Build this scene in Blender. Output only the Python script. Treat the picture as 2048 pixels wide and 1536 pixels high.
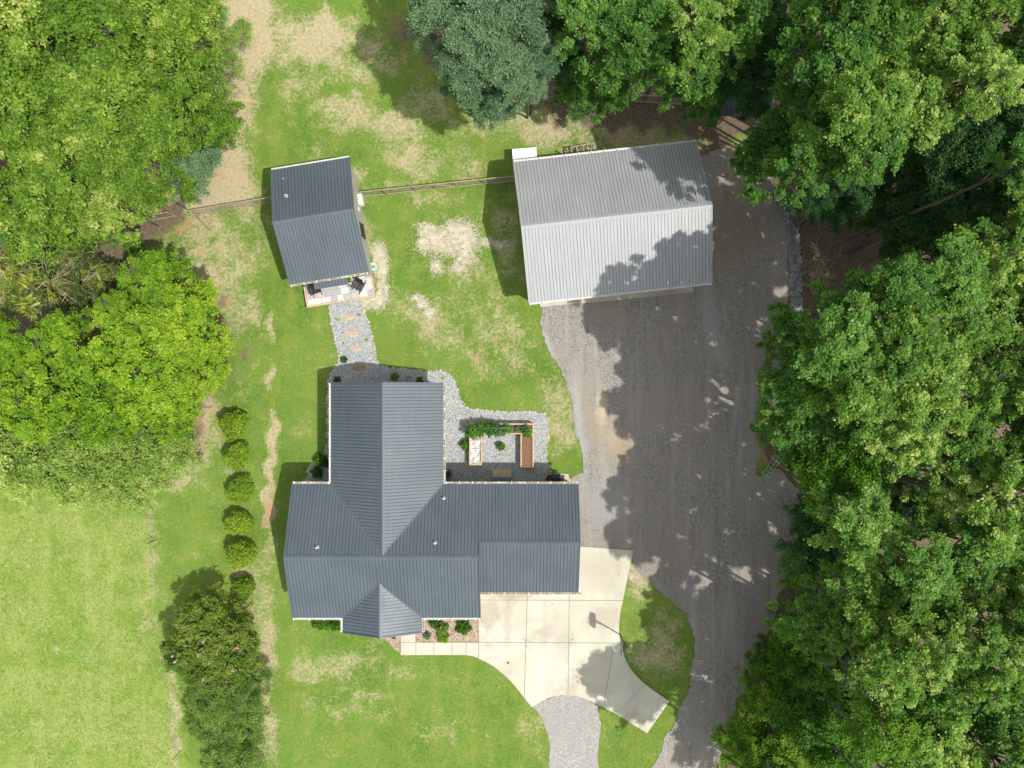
import bpy, bmesh, math, random
import numpy as np
from mathutils import Vector, Matrix
R = math.radians
random.seed(7); rng = np.random.default_rng(11)
scene = bpy.context.scene
for o in list(bpy.data.objects): bpy.data.objects.remove(o)

# ------------------------------------------------------------------ camera, world, sun
H = 52.0; S = 1/27.0                       # camera height (m), metres per photo pixel on the ground
cam_d = bpy.data.cameras.new('camera'); cam = bpy.data.objects.new('camera', cam_d)
scene.collection.objects.link(cam); scene.camera = cam
cam.location = (0, 0, H); cam.rotation_euler = (0, 0, 0)
cam_d.sensor_width = 36; cam_d.lens = 36*H/(2048*S); cam_d.clip_end = 3000
SUN = Vector((-0.525, 0.305, -1.0)).normalized()       # direction the light travels
w = bpy.data.worlds.new('World'); scene.world = w; w.use_nodes = True
nt = w.node_tree; bg = nt.nodes['Background']
sky = nt.nodes.new('ShaderNodeTexSky'); sky.sky_type = 'NISHITA'; sky.sun_disc = False
sky.sun_elevation = math.asin(-SUN.z); sky.sun_rotation = math.atan2(-SUN.x, -SUN.y)
hz_ = nt.nodes.new('ShaderNodeHueSaturation'); hz_.inputs['Saturation'].default_value = .38      # hazy summer sky
wm = nt.nodes.new('ShaderNodeMix'); wm.data_type = 'RGBA'; wm.blend_type = 'MULTIPLY'; wm.inputs[0].default_value = 1; wm.inputs[7].default_value = (1.06, 1.03, .95, 1)
nt.links.new(sky.outputs[0], hz_.inputs['Color']); nt.links.new(hz_.outputs[0], wm.inputs[6]); nt.links.new(wm.outputs[2], bg.inputs[0]); bg.inputs[1].default_value = 0.15
sd = bpy.data.lights.new('sun', 'SUN'); sd.energy = 2.8; sd.angle = R(0.55); sd.color = (1, .97, .91)
so = bpy.data.objects.new('sun', sd); scene.collection.objects.link(so)
so.rotation_euler = SUN.to_track_quat('-Z', 'Y').to_euler(); so.location = (20, -15, 60)
scene.view_settings.view_transform = 'Standard'; scene.view_settings.look = 'None'
scene.view_settings.exposure = 0.80; scene.view_settings.gamma = 1
scene.cycles.max_bounces = 6; scene.cycles.diffuse_bounces = 3; scene.cycles.transmission_bounces = 4

def W(px, py, h=0.0):                      # photo pixel at height h -> world
    k = S*(1-h/H)
    return ((px-1024)*k, (768-py)*k)

# ------------------------------------------------------------------ node helpers
def newmat(name):
    m = bpy.data.materials.new(name); m.use_nodes = True
    n = m.node_tree; b = n.nodes['Principled BSDF']
    return m, n, b
def node(n, t, **kw):
    x = n.nodes.new(t)
    for k, v in kw.items(): setattr(x, k, v)
    return x
def sock(n, dst, v):
    if hasattr(v, 'default_value') or hasattr(v, 'is_linked'): n.links.new(v, dst)
    else: dst.default_value = v if not isinstance(v, tuple) or len(v) != 3 or dst.type != 'RGBA' else (*v, 1)
def noise(n, co, scale, detail=4, rough=.55, dist=0):
    x = node(n, 'ShaderNodeTexNoise'); n.links.new(co, x.inputs['Vector'])
    x.inputs['Scale'].default_value = scale; x.inputs['Detail'].default_value = detail
    x.inputs['Roughness'].default_value = rough; x.inputs['Distortion'].default_value = dist
    return x.outputs['Fac']
def mix(n, f, a, b):
    x = node(n, 'ShaderNodeMix', data_type='RGBA'); sock(n, x.inputs[0], f); sock(n, x.inputs[6], a); sock(n, x.inputs[7], b)
    return x.outputs[2]
def mth(n, op, a, b=0.0, c=0.0):
    x = node(n, 'ShaderNodeMath', operation=op); sock(n, x.inputs[0], a); sock(n, x.inputs[1], b)
    if op == 'MULTIPLY_ADD': sock(n, x.inputs[2], c)
    return x.outputs[0]
def ramp(n, v, lo, hi):
    x = node(n, 'ShaderNodeMapRange', interpolation_type='SMOOTHSTEP'); sock(n, x.inputs[0], v)
    x.inputs[1].default_value = lo; x.inputs[2].default_value = hi
    return x.outputs[0]
def attr(n, name):
    return node(n, 'ShaderNodeAttribute', attribute_name=name).outputs['Fac']
def ocoord(n): return node(n, 'ShaderNodeTexCoord').outputs['Object']
def bump(n, b, hgt, st, dist=.02):
    x = node(n, 'ShaderNodeBump'); n.links.new(hgt, x.inputs['Height']); x.inputs['Strength'].default_value = st
    x.inputs['Distance'].default_value = dist; n.links.new(x.outputs[0], b.inputs['Normal'])
def basic(name, c1, c2=None, scale=3, rough=.7, metal=0, bs=0, fine=None, spec=None):
    m, n, b = newmat(name); co = ocoord(n)
    c2 = c2 or tuple(min(1, x*1.18) for x in c1)
    f = ramp(n, noise(n, co, scale, 6), .3, .7)
    col = mix(n, f, c1, c2)
    if fine:
        g = ramp(n, noise(n, co, fine[0], 2, .5), .3, .7)
        col = mix(n, mth(n, 'MULTIPLY', g, fine[1]), col, fine[2])
    n.links.new(col, b.inputs['Base Color']); b.inputs['Roughness'].default_value = rough
    b.inputs['Metallic'].default_value = metal
    if spec is not None: b.inputs['Specular IOR Level'].default_value = spec
    if bs: bump(n, b, noise(n, co, scale*6, 4), bs)
    return m

M = {}
M['white'] = basic('white_paint', (.56, .55, .51), (.64, .63, .58), 2, .5)
M['trim'] = basic('cream_trim', (.42, .41, .34), (.52, .51, .43), 2, .55)
M['debris'] = basic('gutter_leaf_litter', (.10, .06, .035), (.38, .28, .17), 9, .95)
M['siding'] = basic('greige_siding', (.30, .30, .26), (.36, .36, .31), .8, .7)
M['pipe'] = basic('white_pvc', (.48, .47, .44), (.56, .55, .52), 3, .4)
M['black'] = basic('black_plastic', (.012, .013, .016), (.03, .032, .036), 4, .5)
M['darkmetal'] = basic('dark_metal', (.03, .03, .032), (.05, .05, .05), 4, .45, .5)
M['fencewood'] = basic('weathered_fence_lumber', (.30, .22, .125), (.42, .33, .21), 3, .85, fine=(25, .3, (.2, .14, .08)))
M['wood'] = basic('new_pine_lumber', (.46, .34, .19), (.57, .45, .28), 3, .8, fine=(25, .3, (.36, .23, .11)))
M['oldwood'] = basic('weathered_lumber', (.30, .24, .15), (.42, .35, .24), 4, .85, fine=(25, .3, (.18, .13, .08)))
M['deckwood'] = basic('deck_board_wood', (.42, .30, .16), (.55, .42, .25), 3, .8)
M['soil'] = basic('reddish_mulch_soil', (.10, .045, .025), (.22, .11, .065), 9, .95, bs=.6, fine=(30, .7, (.30, .17, .11)))
M['fabric'] = basic('row_cover_fabric', (.46, .43, .42), (.60, .57, .55), 2.5, .8)
M['stone'] = basic('pale_edging_stone', (.30, .27, .21), (.52, .48, .39), 3, .85, bs=.4)
M['rock'] = basic('grey_riprap_rock', (.13, .135, .14), (.33, .33, .32), 2.2, .85, bs=.4)
M['flag'] = basic('tan_flagstone', (.34, .26, .19), (.46, .37, .28), 2.5, .85, bs=.3)
M['flagbrown'] = basic('brown_flagstone', (.24, .16, .08), (.33, .23, .12), 2.5, .85, bs=.3)
M['hose'] = basic('pale_green_hose', (.34, .50, .40), (.50, .64, .52), 3, .5)
M['red'] = basic('red_plastic', (.40, .02, .05), (.5, .05, .08), 3, .4)
M['green_paint'] = basic('green_painted_steel', (.12, .32, .2), (.30, .48, .36), 3, .5)
M['bark'] = basic('grey_bark', (.055, .045, .035), (.12, .10, .08), 5, .9, bs=.5)
M['palebark'] = basic('pale_bark', (.30, .27, .22), (.44, .40, .34), 5, .9, bs=.4)
M['straw'] = basic('straw', (.42, .37, .25), (.60, .55, .42), 3, .8)
M['terracotta'] = basic('terracotta', (.35, .13, .06), None, 3, .8)
M['glass'] = basic('window_glass', (.03, .04, .045), (.05, .06, .065), 1, .05)
M['tarp'] = basic('dark_blue_tarp', (.02, .03, .045), (.035, .05, .07), 1.5, .5)
M['mesh'] = basic('fence_wire', (.22, .22, .21), None, 3, .5, .6)
M['pink'] = basic('pink_blossom', (.50, .24, .24), (.62, .36, .35), 3, .8)
M['yellow'] = basic('yellow_flower', (.62, .58, .05), (.75, .70, .12), 3, .8)
M['wall_stain'] = basic('warm_door', (.12, .06, .03), None, 2, .6)
M['net'] = basic('white_net', (.7, .7, .68), None, 3, .8)

def metalroof(name, c1, c2, rough, metal):
    m, n, b = newmat(name); co = ocoord(n)
    a = ramp(n, noise(n, co, .35, 4), .3, .7)
    col = mix(n, a, c1, c2)
    st = node(n, 'ShaderNodeMapping'); st.inputs['Scale'].default_value = (6, .5, .5); n.links.new(co, st.inputs[0])
    streak = ramp(n, noise(n, st.outputs[0], 1.2, 3), .35, .75)
    col = mix(n, mth(n, 'MULTIPLY', streak, .22), col, tuple(x*1.5 for x in c2))
    n.links.new(col, b.inputs['Base Color'])
    n.links.new(mth(n, 'MULTIPLY_ADD', a, .12, rough-.06), b.inputs['Roughness']); b.inputs['Metallic'].default_value = metal
    return m
M['charcoal'] = metalroof('charcoal_metal_roof', (.062, .081, .096), (.074, .094, .110), .54, .06)
M['charcoal_rib'] = metalroof('charcoal_roof_rib', (.032, .044, .055), (.040, .052, .063), .55, .05)
M['galv'] = metalroof('galvanised_roof', (.265, .272, .275), (.295, .302, .305), .55, .1)
M['galv_rib'] = metalroof('galvanised_rib', (.15, .155, .158), (.18, .183, .186), .5, .1)

def concrete(name, c1, c2, c3):
    m, n, b = newmat(name); co = ocoord(n)
    col = mix(n, ramp(n, noise(n, co, .35, 5, .6), .35, .65), c1, c2)
    col = mix(n, mth(n, 'MULTIPLY', ramp(n, noise(n, co, .22, 7, .7, .7), .46, .68), .9), col, c3)
    col = mix(n, mth(n, 'MULTIPLY', ramp(n, noise(n, co, 14, 3), .45, .75), .25), col, (.36, .32, .26))
    for (px, py, rx, ry, c, amt) in ((975, 1225, 32, 45, (.30, .235, .18), .5), (1200, 1150, 50, 45, (.40, .34, .28), .5), (1010, 1190, 60, 9, (.30, .22, .16), .5), (1210, 1235, 40, 35, (.36, .30, .235), .6), (1100, 1320, 50, 60, (.52, .51, .42), .5), (1015, 1250, 9, 60, (.33, .29, .24), .4), (1090, 1240, 8, 70, (.35, .31, .25), .35)):
        x, y = W(px, py); mp = node(n, 'ShaderNodeMapping', vector_type='TEXTURE'); mp.inputs['Location'].default_value = (x, y, 0); mp.inputs['Scale'].default_value = (rx*S, ry*S, 1000); n.links.new(co, mp.inputs[0])
        ln = node(n, 'ShaderNodeVectorMath', operation='LENGTH'); n.links.new(mp.outputs[0], ln.inputs[0])
        d = mth(n, 'MULTIPLY_ADD', mth(n, 'SUBTRACT', noise(n, co, 1.3, 7, .72), .5), 2.6, ln.outputs['Value'])
        col = mix(n, mth(n, 'MULTIPLY', ramp(n, d, 1.2, .3), amt), col, c)
    col = mix(n, mth(n, 'MULTIPLY', ramp(n, noise(n, co, 2.2, 6, .7, .6), .56, .75), .3), col, (.44, .36, .29))
    n.links.new(col, b.inputs['Base Color']); b.inputs['Roughness'].default_value = .85
    bump(n, b, noise(n, co, 20, 4), .15, .01)
    return m
M['concrete'] = concrete('driveway_concrete', (.455, .435, .34), (.51, .495, .395), (.36, .31, .245))
M['walk'] = concrete('walk_concrete', (.46, .425, .345), (.50, .465, .385), (.41, .36, .29))
M['apron'] = concrete('apron_concrete', (.40, .35, .28), (.46, .41, .33), (.33, .28, .22))
M['joint'] = basic('joint_dark', (.12, .12, .095), (.20, .20, .16), 3, .9)

def gravel(name, lo, hi, base, tint, tf, patches=()):
    m, n, b = newmat(name); co = ocoord(n)
    v = node(n, 'ShaderNodeTexVoronoi'); v.inputs['Scale'].default_value = 13; n.links.new(co, v.inputs[0])
    sp = node(n, 'ShaderNodeSeparateColor'); n.links.new(v.outputs['Color'], sp.inputs[0])
    v2 = node(n, 'ShaderNodeTexVoronoi'); v2.inputs['Scale'].default_value = 26; n.links.new(co, v2.inputs[0])
    sp2 = node(n, 'ShaderNodeSeparateColor'); n.links.new(v2.outputs['Color'], sp2.inputs[0])
    g = mth(n, 'MULTIPLY_ADD', sp2.outputs[0], .5, mth(n, 'MULTIPLY', sp.outputs[1], .5))
    col = mix(n, ramp(n, g, .15, .85), lo, hi)
    col = mix(n, mth(n, 'MULTIPLY', ramp(n, noise(n, co, .30, 6, .62, .4), .35, .68), tf), col, tint)
    col = mix(n, mth(n, 'MULTIPLY', ramp(n, noise(n, co, 1.4, 5, .65), .4, .75), .3), col, base)
    rt = node(n, 'ShaderNodeMapping'); rt.inputs['Scale'].default_value = (1.5, .13, 1); rt.inputs['Rotation'].default_value = (0, 0, R(-6)); n.links.new(co, rt.inputs[0])
    if patches: col = mix(n, mth(n, 'MULTIPLY', ramp(n, noise(n, rt.outputs[0], .9, 6, .65, .3), .50, .64), .38), col, (.34, .325, .295))
    if patches: col = mix(n, mth(n, 'MULTIPLY', ramp(n, noise(n, rt.outputs[0], 1.3, 6, .65, .3), .54, .66), .4), col, (.14, .12, .10))
    for (px, py, rx, ry, rot, c, amt) in patches:
        mp = node(n, 'ShaderNodeMapping', vector_type='TEXTURE'); x, y = W(px, py)
        mp.inputs['Location'].default_value = (x, y, 0); mp.inputs['Rotation'].default_value = (0, 0, R(rot))
        mp.inputs['Scale'].default_value = (rx*S, ry*S, 1000); n.links.new(co, mp.inputs[0])
        ln = node(n, 'ShaderNodeVectorMath', operation='LENGTH'); n.links.new(mp.outputs[0], ln.inputs[0])
        d = mth(n, 'MULTIPLY_ADD', mth(n, 'SUBTRACT', noise(n, co, 1.1, 6, .7), .5), 2.2, ln.outputs['Value'])
        fine = mth(n, 'MULTIPLY_ADD', mth(n, 'SUBTRACT', sp.outputs[2], .5), .7, d)
        col = mix(n, mth(n, 'MULTIPLY', ramp(n, fine, 1.25, .35), amt), col, c)
    n.links.new(col, b.inputs['Base Color']); b.inputs['Roughness'].default_value = .95
    bump(n, b, g, .5, .02)
    return m
MUD = (.40, .32, .21)
M['drive'] = gravel('gravel_driveway', (.125, .115, .102), (.325, .305, .275), (.275, .235, .195), (.27, .232, .19), .8,
    [(1203, 820, 13, 36, 6, (.50, .42, .30), .9), (1228, 880, 26, 40, 25, MUD, .5), (1190, 840, 30, 55, 10, (.30, .24, .17), .5), (1240, 900, 18, 30, -20, (.27, .2, .11), .4),
     (1425, 640, 16, 110, 8, (.32, .32, .31), .45), (1440, 700, 14, 60, 15, (.31, .31, .30), .4), (1102, 720, 12, 120, 20, (.34, .35, .345), .6), (1160, 860, 12, 110, 8, (.33, .335, .33), .6),
     (1475, 800, 5, 90, -8, (.33, .33, .33), .5), (1385, 1230, 9, 90, 4, (.31, .31, .31), .6), (1475, 430, 100, 120, 0, (.21, .165, .115), .6), (1300, 1150, 120, 160, 10, (.20, .175, .14), .4), (1380, 830, 70, 60, 20, (.30, .25, .2), .45), (1215, 1010, 60, 60, 0, (.28, .28, .275), .5)])
M['housegravel'] = gravel('pale_crushed_gravel', (.15, .155, .155), (.44, .445, .44), (.30, .30, .29), (.295, .30, .295), .3)
M['lowdrive'] = gravel('lower_drive_gravel', (.19, .185, .175), (.40, .39, .37), (.30, .27, .23), (.28, .265, .24), .6)
M['mulch'] = gravel('wood_chip_mulch', (.16, .10, .07), (.52, .42, .32), (.24, .15, .11), (.30, .21, .16), .4)
M['ripgravel'] = gravel('swale_bed', (.08, .075, .07), (.24, .23, .22), (.12, .10, .08), (.13, .10, .075), .5)

def leafmat(name, dark, mid, lite, tip, trans=.35):
    m, n, b = newmat(name); n.nodes.remove(b)
    t = attr(n, 'tint'); oi = node(n, 'ShaderNodeObjectInfo').outputs['Random']
    co = ocoord(n)
    big = ramp(n, noise(n, co, .7, 3), .3, .7)
    v = mth(n, 'ADD', mth(n, 'MULTIPLY', t, .62), mth(n, 'MULTIPLY_ADD', big, .26, mth(n, 'MULTIPLY_ADD', oi, .46, -.16)))
    cr = node(n, 'ShaderNodeValToRGB'); n.links.new(v, cr.inputs[0]); e = cr.color_ramp.elements
    e[0].position = .1; e[0].color = (*dark, 1); e[1].position = .95; e[1].color = (*tip, 1)
    k = e.new(.42); k.color = (*mid, 1); k = e.new(.74); k.color = (*lite, 1)
    d = node(n, 'ShaderNodeBsdfPrincipled'); n.links.new(cr.outputs[0], d.inputs['Base Color']); d.inputs['Roughness'].default_value = .5
    d.inputs['Specular IOR Level'].default_value = .35
    tr = node(n, 'ShaderNodeBsdfTranslucent'); hv = node(n, 'ShaderNodeHueSaturation'); hv.inputs['Saturation'].default_value = 1.15
    hv.inputs['Value'].default_value = 1.25; n.links.new(cr.outputs[0], hv.inputs['Color']); n.links.new(hv.outputs[0], tr.inputs[0])
    ms = node(n, 'ShaderNodeMixShader'); ms.inputs[0].default_value = trans
    n.links.new(d.outputs[0], ms.inputs[1]); n.links.new(tr.outputs[0], ms.inputs[2])
    n.links.new(ms.outputs[0], n.nodes['Material Output'].inputs[0])
    return m
L = {
 'maple': leafmat('bright_maple_leaf', (.11, .225, .014), (.205, .36, .020), (.30, .455, .030), (.43, .54, .055), .5),
 'oak':   leafmat('light_oak_leaf', (.085, .18, .014), (.165, .29, .026), (.28, .41, .055), (.56, .58, .18), .45),
 'olive': leafmat('fine_green_leaf', (.12, .21, .040), (.19, .31, .060), (.27, .38, .085), (.38, .46, .15), .5),
 'grey':  leafmat('grey_green_leaf', (.08, .16, .075), (.14, .24, .115), (.20, .31, .155), (.31, .41, .21), .42),
 'wood':  leafmat('woodland_leaf', (.055, .15, .028), (.11, .255, .044), (.185, .345, .062), (.34, .48, .12), .52),
 'gold':  leafmat('yellow_tipped_leaf', (.065, .165, .028), (.145, .285, .044), (.26, .41, .075), (.56, .63, .22), .54),
 'dark':  leafmat('dark_woodland_leaf', (.034, .10, .028), (.06, .155, .042), (.09, .205, .055), (.15, .27, .08), .5),
 'vivid': leafmat('vivid_understory_leaf', (.05, .14, .012), (.10, .24, .016), (.17, .32, .022), (.28, .40, .04), .45),
 'myrtle':leafmat('crepe_myrtle_leaf', (.08, .155, .018), (.14, .235, .024), (.19, .285, .036), (.28, .29, .07), .45),
 'pale':  leafmat('pale_willow_leaf', (.21, .32, .06), (.31, .43, .09), (.45, .55, .15), (.64, .67, .30), .5),
 'pine':  leafmat('pine_needle', (.07, .10, .03), (.12, .16, .04), (.22, .28, .04), (.42, .46, .06), .4),
 'box':   leafmat('boxwood_leaf', (.10, .20, .012), (.17, .29, .016), (.25, .37, .024), (.38, .44, .045), .42),
}

# ------------------------------------------------------------------ mesh helpers
def link(name, me, mats, parent=None, loc=None):
    o = bpy.data.objects.new(name, me); scene.collection.objects.link(o)
    for m in mats: me.materials.append(m)
    if parent: o.parent = parent
    if loc: o.location = loc
    return o
def tag(o, label=None, cat=None, group=None, kind=None):
    if label: o['label'] = label
    if cat: o['category'] = cat
    if group: o['group'] = group
    if kind: o['kind'] = kind
    return o
def thing(name, loc, rz=0):
    o = bpy.data.objects.new(name, None); scene.collection.objects.link(o)
    o.location = (loc[0], loc[1], loc[2] if len(loc) > 2 else 0); o.rotation_euler = (0, 0, rz); o.empty_display_size = .3
    return o
class MB:
    def __init__(s): s.v = []; s.f = []; s.mi = []
    def poly(s, pts, faces, mi=0):
        k = len(s.v); s.v += [tuple(p) for p in pts]
        for f in faces: s.f.append([i+k for i in f]); s.mi.append(mi)
        return s
    def box(s, c, d, rz=0, mi=0, rx=0, ry=0):
        M_ = Matrix.Rotation(rz, 4, 'Z') @ Matrix.Rotation(ry, 4, 'Y') @ Matrix.Rotation(rx, 4, 'X')
        p = [Vector(c) + (M_ @ Vector((x*d[0]/2, y*d[1]/2, z*d[2]/2))) for z in (-1, 1) for x, y in ((-1, -1), (1, -1), (1, 1), (-1, 1))]
        return s.poly(p, [(3, 2, 1, 0), (4, 5, 6, 7), (0, 1, 5, 4), (1, 2, 6, 5), (2, 3, 7, 6), (3, 0, 4, 7)], mi)
    def b2(s, x0, x1, y0, y1, z0, z1, mi=0):
        return s.box(((x0+x1)/2, (y0+y1)/2, (z0+z1)/2), (abs(x1-x0), abs(y1-y0), abs(z1-z0)), 0, mi)
    def tube(s, pts, r, n=6, mi=0, cap=True):
        rs = r if isinstance(r, (list, tuple)) else [r]*len(pts)
        pts = [Vector(p) for p in pts]; base = len(s.v)
        for i, p in enumerate(pts):
            t = (pts[min(i+1, len(pts)-1)] - pts[max(i-1, 0)])
            t = t.normalized() if t.length > 1e-6 else Vector((0, 0, 1))
            a = t.cross(Vector((0, 0, 1)))
            if a.length < 1e-3: a = Vector((1, 0, 0))
            a.normalize(); b = t.cross(a)
            for k in range(n):
                an = 2*math.pi*k/n; s.v.append(tuple(p + (a*math.cos(an)+b*math.sin(an))*rs[i]))
        for i in range(len(pts)-1):
            for k in range(n):
                s.f.append([base+i*n+k, base+i*n+(k+1) % n, base+(i+1)*n+(k+1) % n, base+(i+1)*n+k]); s.mi.append(mi)
        if cap:
            s.f.append([base+k for k in range(n)]); s.mi.append(mi)
            s.f.append([base+(len(pts)-1)*n+k for k in reversed(range(n))]); s.mi.append(mi)
        return s
    def ring(s, c, Rr, r, n=24, m=6, mi=0, axis='Z'):
        base = len(s.v)
        for i in range(n):
            a = 2*math.pi*i/n
            for k in range(m):
                b = 2*math.pi*k/m; q = ((Rr+r*math.cos(b))*math.cos(a), (Rr+r*math.cos(b))*math.sin(a), r*math.sin(b))
                s.v.append((c[0]+q[0], c[1]+q[1], c[2]+q[2]))
        for i in range(n):
            for k in range(m):
                s.f.append([base+i*m+k, base+((i+1) % n)*m+k, base+((i+1) % n)*m+(k+1) % m, base+i*m+(k+1) % m]); s.mi.append(mi)
        return s
    def lathe(s, c, prof, n=16, mi=0):
        base = len(s.v)
        for r, z in prof:
            for k in range(n):
                a = 2*math.pi*k/n; s.v.append((c[0]+r*math.cos(a), c[1]+r*math.sin(a), c[2]+z))
        for i in range(len(prof)-1):
            for k in range(n):
                s.f.append([base+i*n+k, base+i*n+(k+1) % n, base+(i+1)*n+(k+1) % n, base+(i+1)*n+k]); s.mi.append(mi)
        s.f.append([base+(len(prof)-1)*n+k for k in range(n)]); s.mi.append(mi)
        return s
    def prism(s, outline, z0, z1, mi=0):
        n = len(outline); pts = [(x, y, z0) for x, y in outline]+[(x, y, z1) for x, y in outline]
        a = sum(outline[i][0]*outline[(i+1) % n][1]-outline[(i+1) % n][0]*outline[i][1] for i in range(n))
        top = list(range(n, 2*n)); 
        if a < 0: top.reverse()
        fs = [top]+[(i, (i+1) % n, n+(i+1) % n, n+i) if a > 0 else (n+i, n+(i+1) % n, (i+1) % n, i) for i in range(n)]
        return s.poly(pts, fs, mi)
    def build(s, name, mats, parent=None, loc=None, smooth=False, bevel=0):
        me = bpy.data.meshes.new(name); me.from_pydata(s.v, [], s.f)
        if not isinstance(mats, (list, tuple)): mats = [mats]
        me.polygons.foreach_set('material_index', s.mi)
        if smooth: me.polygons.foreach_set('use_smooth', [True]*len(s.f))
        me.update()
        o = link(name, me, mats, parent, loc)
        if bevel:
            b = o.modifiers.new('bevel', 'BEVEL'); b.width = bevel; b.segments = 2; b.limit_method = 'ANGLE'
        return o

def rot2(x, y, a): return (x*math.cos(a)-y*math.sin(a), x*math.sin(a)+y*math.cos(a))
def lumpy(outline, step=.18, amp=.07, seed=0, keep=()):
    r = random.Random(seed); out = []; n = len(outline)
    for i in range(n):
        a = Vector(outline[i]); b = Vector(outline[(i+1) % n]); k = max(1, int((b-a).length/step)); nn = Vector((-(b-a).y, (b-a).x)).normalized()
        for j in range(k):
            p = a.lerp(b, j/k)
            if i not in keep: p = p + nn*(r.uniform(-amp, amp)+amp*1.5*math.sin(p.x*2.1+p.y*1.7))
            out.append((p.x, p.y))
    return out
def chaikin(pts, it=2):
    for _ in range(it):
        q = [pts[0]]
        for a, b in zip(pts[:-1], pts[1:]):
            q += [(a[0]*.75+b[0]*.25, a[1]*.75+b[1]*.25), (a[0]*.25+b[0]*.75, a[1]*.25+b[1]*.75)]
        pts = q+[pts[-1]]
    return pts
def sheet(name, outline, z, mat, kind='structure', thick=None):
    bm = bmesh.new(); vs = [bm.verts.new((x, y, z)) for x, y in outline]
    f = bm.faces.new(vs); f.normal_update()
    if f.normal.z < 0: f.normal_flip()
    bmesh.ops.triangulate(bm, faces=[f])
    if thick:
        ed = [e for e in bm.edges if e.is_boundary]
        g = bmesh.ops.extrude_edge_only(bm, edges=ed)
        for v in g['geom']:
            if isinstance(v, bmesh.types.BMVert): v.co.z -= thick
    me = bpy.data.meshes.new(name); bm.to_mesh(me); bm.free()
    o = link(name, me, [mat]); tag(o, kind=kind)
    return o
def inpoly(X, Y, poly):
    ins = np.zeros(X.shape, bool); n = len(poly)
    for i in range(n):
        x0, y0 = poly[i]; x1, y1 = poly[(i+1) % n]
        if y0 == y1: continue
        c = ((y0 > Y) != (y1 > Y)) & (X < (x1-x0)*(Y-y0)/(y1-y0)+x0)
        ins ^= c
    return ins
P = lambda pts: [W(*p) for p in pts]

# ------------------------------------------------------------------ outlines on the ground (from survey pixels)
DRIVE = [(1079, 600), (1082, 640), (1095, 690), (1120, 737), (1140, 800), (1158, 880), (1166, 945), (1140, 957), (1130, 1040), (1132, 1098), (1262, 1101),
  (1262, 1130), (1278, 1152), (1310, 1176), (1345, 1200), (1378, 1225), (1385, 1260), (1388, 1300), (1385, 1350), (1370, 1400), (1342, 1460), (1320, 1500), (1303, 1545), (1285, 1640),
  (1400, 1650), (1432, 1540), (1452, 1480), (1474, 1410), (1502, 1350), (1530, 1290), (1555, 1200), (1578, 1130), (1600, 1050), (1600, 985), (1560, 940), (1528, 950), (1512, 948), (1516, 900), (1513, 800),
  (1522, 735), (1540, 680), (1572, 640), (1582, 560), (1578, 480), (1566, 410), (1540, 350), (1500, 315), (1440, 300), (1400, 310), (1300, 450)]
HGRAV = [(656, 600), (660.8, 632), (665, 655), (669, 675), (674, 696), (679, 719), (669, 736), (661, 750), (656.5, 767), (656, 805), (655, 880), (651, 905), (634, 921), (625, 928), (617, 941), (614, 975),
  (700, 1000), (1130, 1000), (1139, 961), (1134, 947.6), (1104, 945), (1097, 931), (1094.6, 923), (1091, 889), (1096, 882), (1097, 840), (1090, 829), (1068, 823), (1017, 824), (976, 822), (935, 816),
  (925, 807), (917, 790), (911, 764), (899, 749), (881, 742), (856, 743), (818, 740), (786, 736.5), (763, 731), (754, 722), (750, 698), (745, 675), (737, 650), (729, 626), (724, 600)]
CONC = [(957.5, 1150), (1136, 1150), (1136, 1091), (1266.5, 1100.4), (1256, 1150), (1246, 1200), (1239.7, 1228), (1237.5, 1258), (1239.7, 1280), (1245, 1303), (1254, 1327), (1271, 1350.7), (1292.3, 1370), (1316, 1387),
  (1338.4, 1402), (1294, 1466), (1234.4, 1428), (1205, 1413.5), (1176, 1398.8), (1155, 1392), (1135, 1389.5), (1111, 1391), (1088, 1398.8), (1063, 1413.5), (1047, 1393), (1026.4, 1366.6), (1008, 1349), (989.4, 1333.5), (972, 1323), (957.5, 1317)]
LOWD = [(1064, 1413), (1088, 1399), (1111, 1391.5), (1135, 1390), (1155, 1392.5), (1176, 1399), (1198, 1411), (1199, 1450), (1197, 1500), (1199, 1560), (1204, 1660), (1100, 1660), (1101, 1560), (1099, 1500), (1092, 1460), (1083, 1430)]
HOUSE_FP = [(-15.2, -16.2), (-15.2, -7), (-12.5, -7), (-12.5, 0), (-4.8, 0), (-4.8, -7), (4.5, -7), (4.5, -14.4), (-2.2, -14.4), (-2.2, -16.2), (-6.3, -16.2), (-6.3, -17.2), (-11.7, -17.2), (-11.7, -16.2)]
drive_w, hgrav_w, conc_w, low_w = P(DRIVE), P(HGRAV), P(CONC), P(LOWD)

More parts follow.
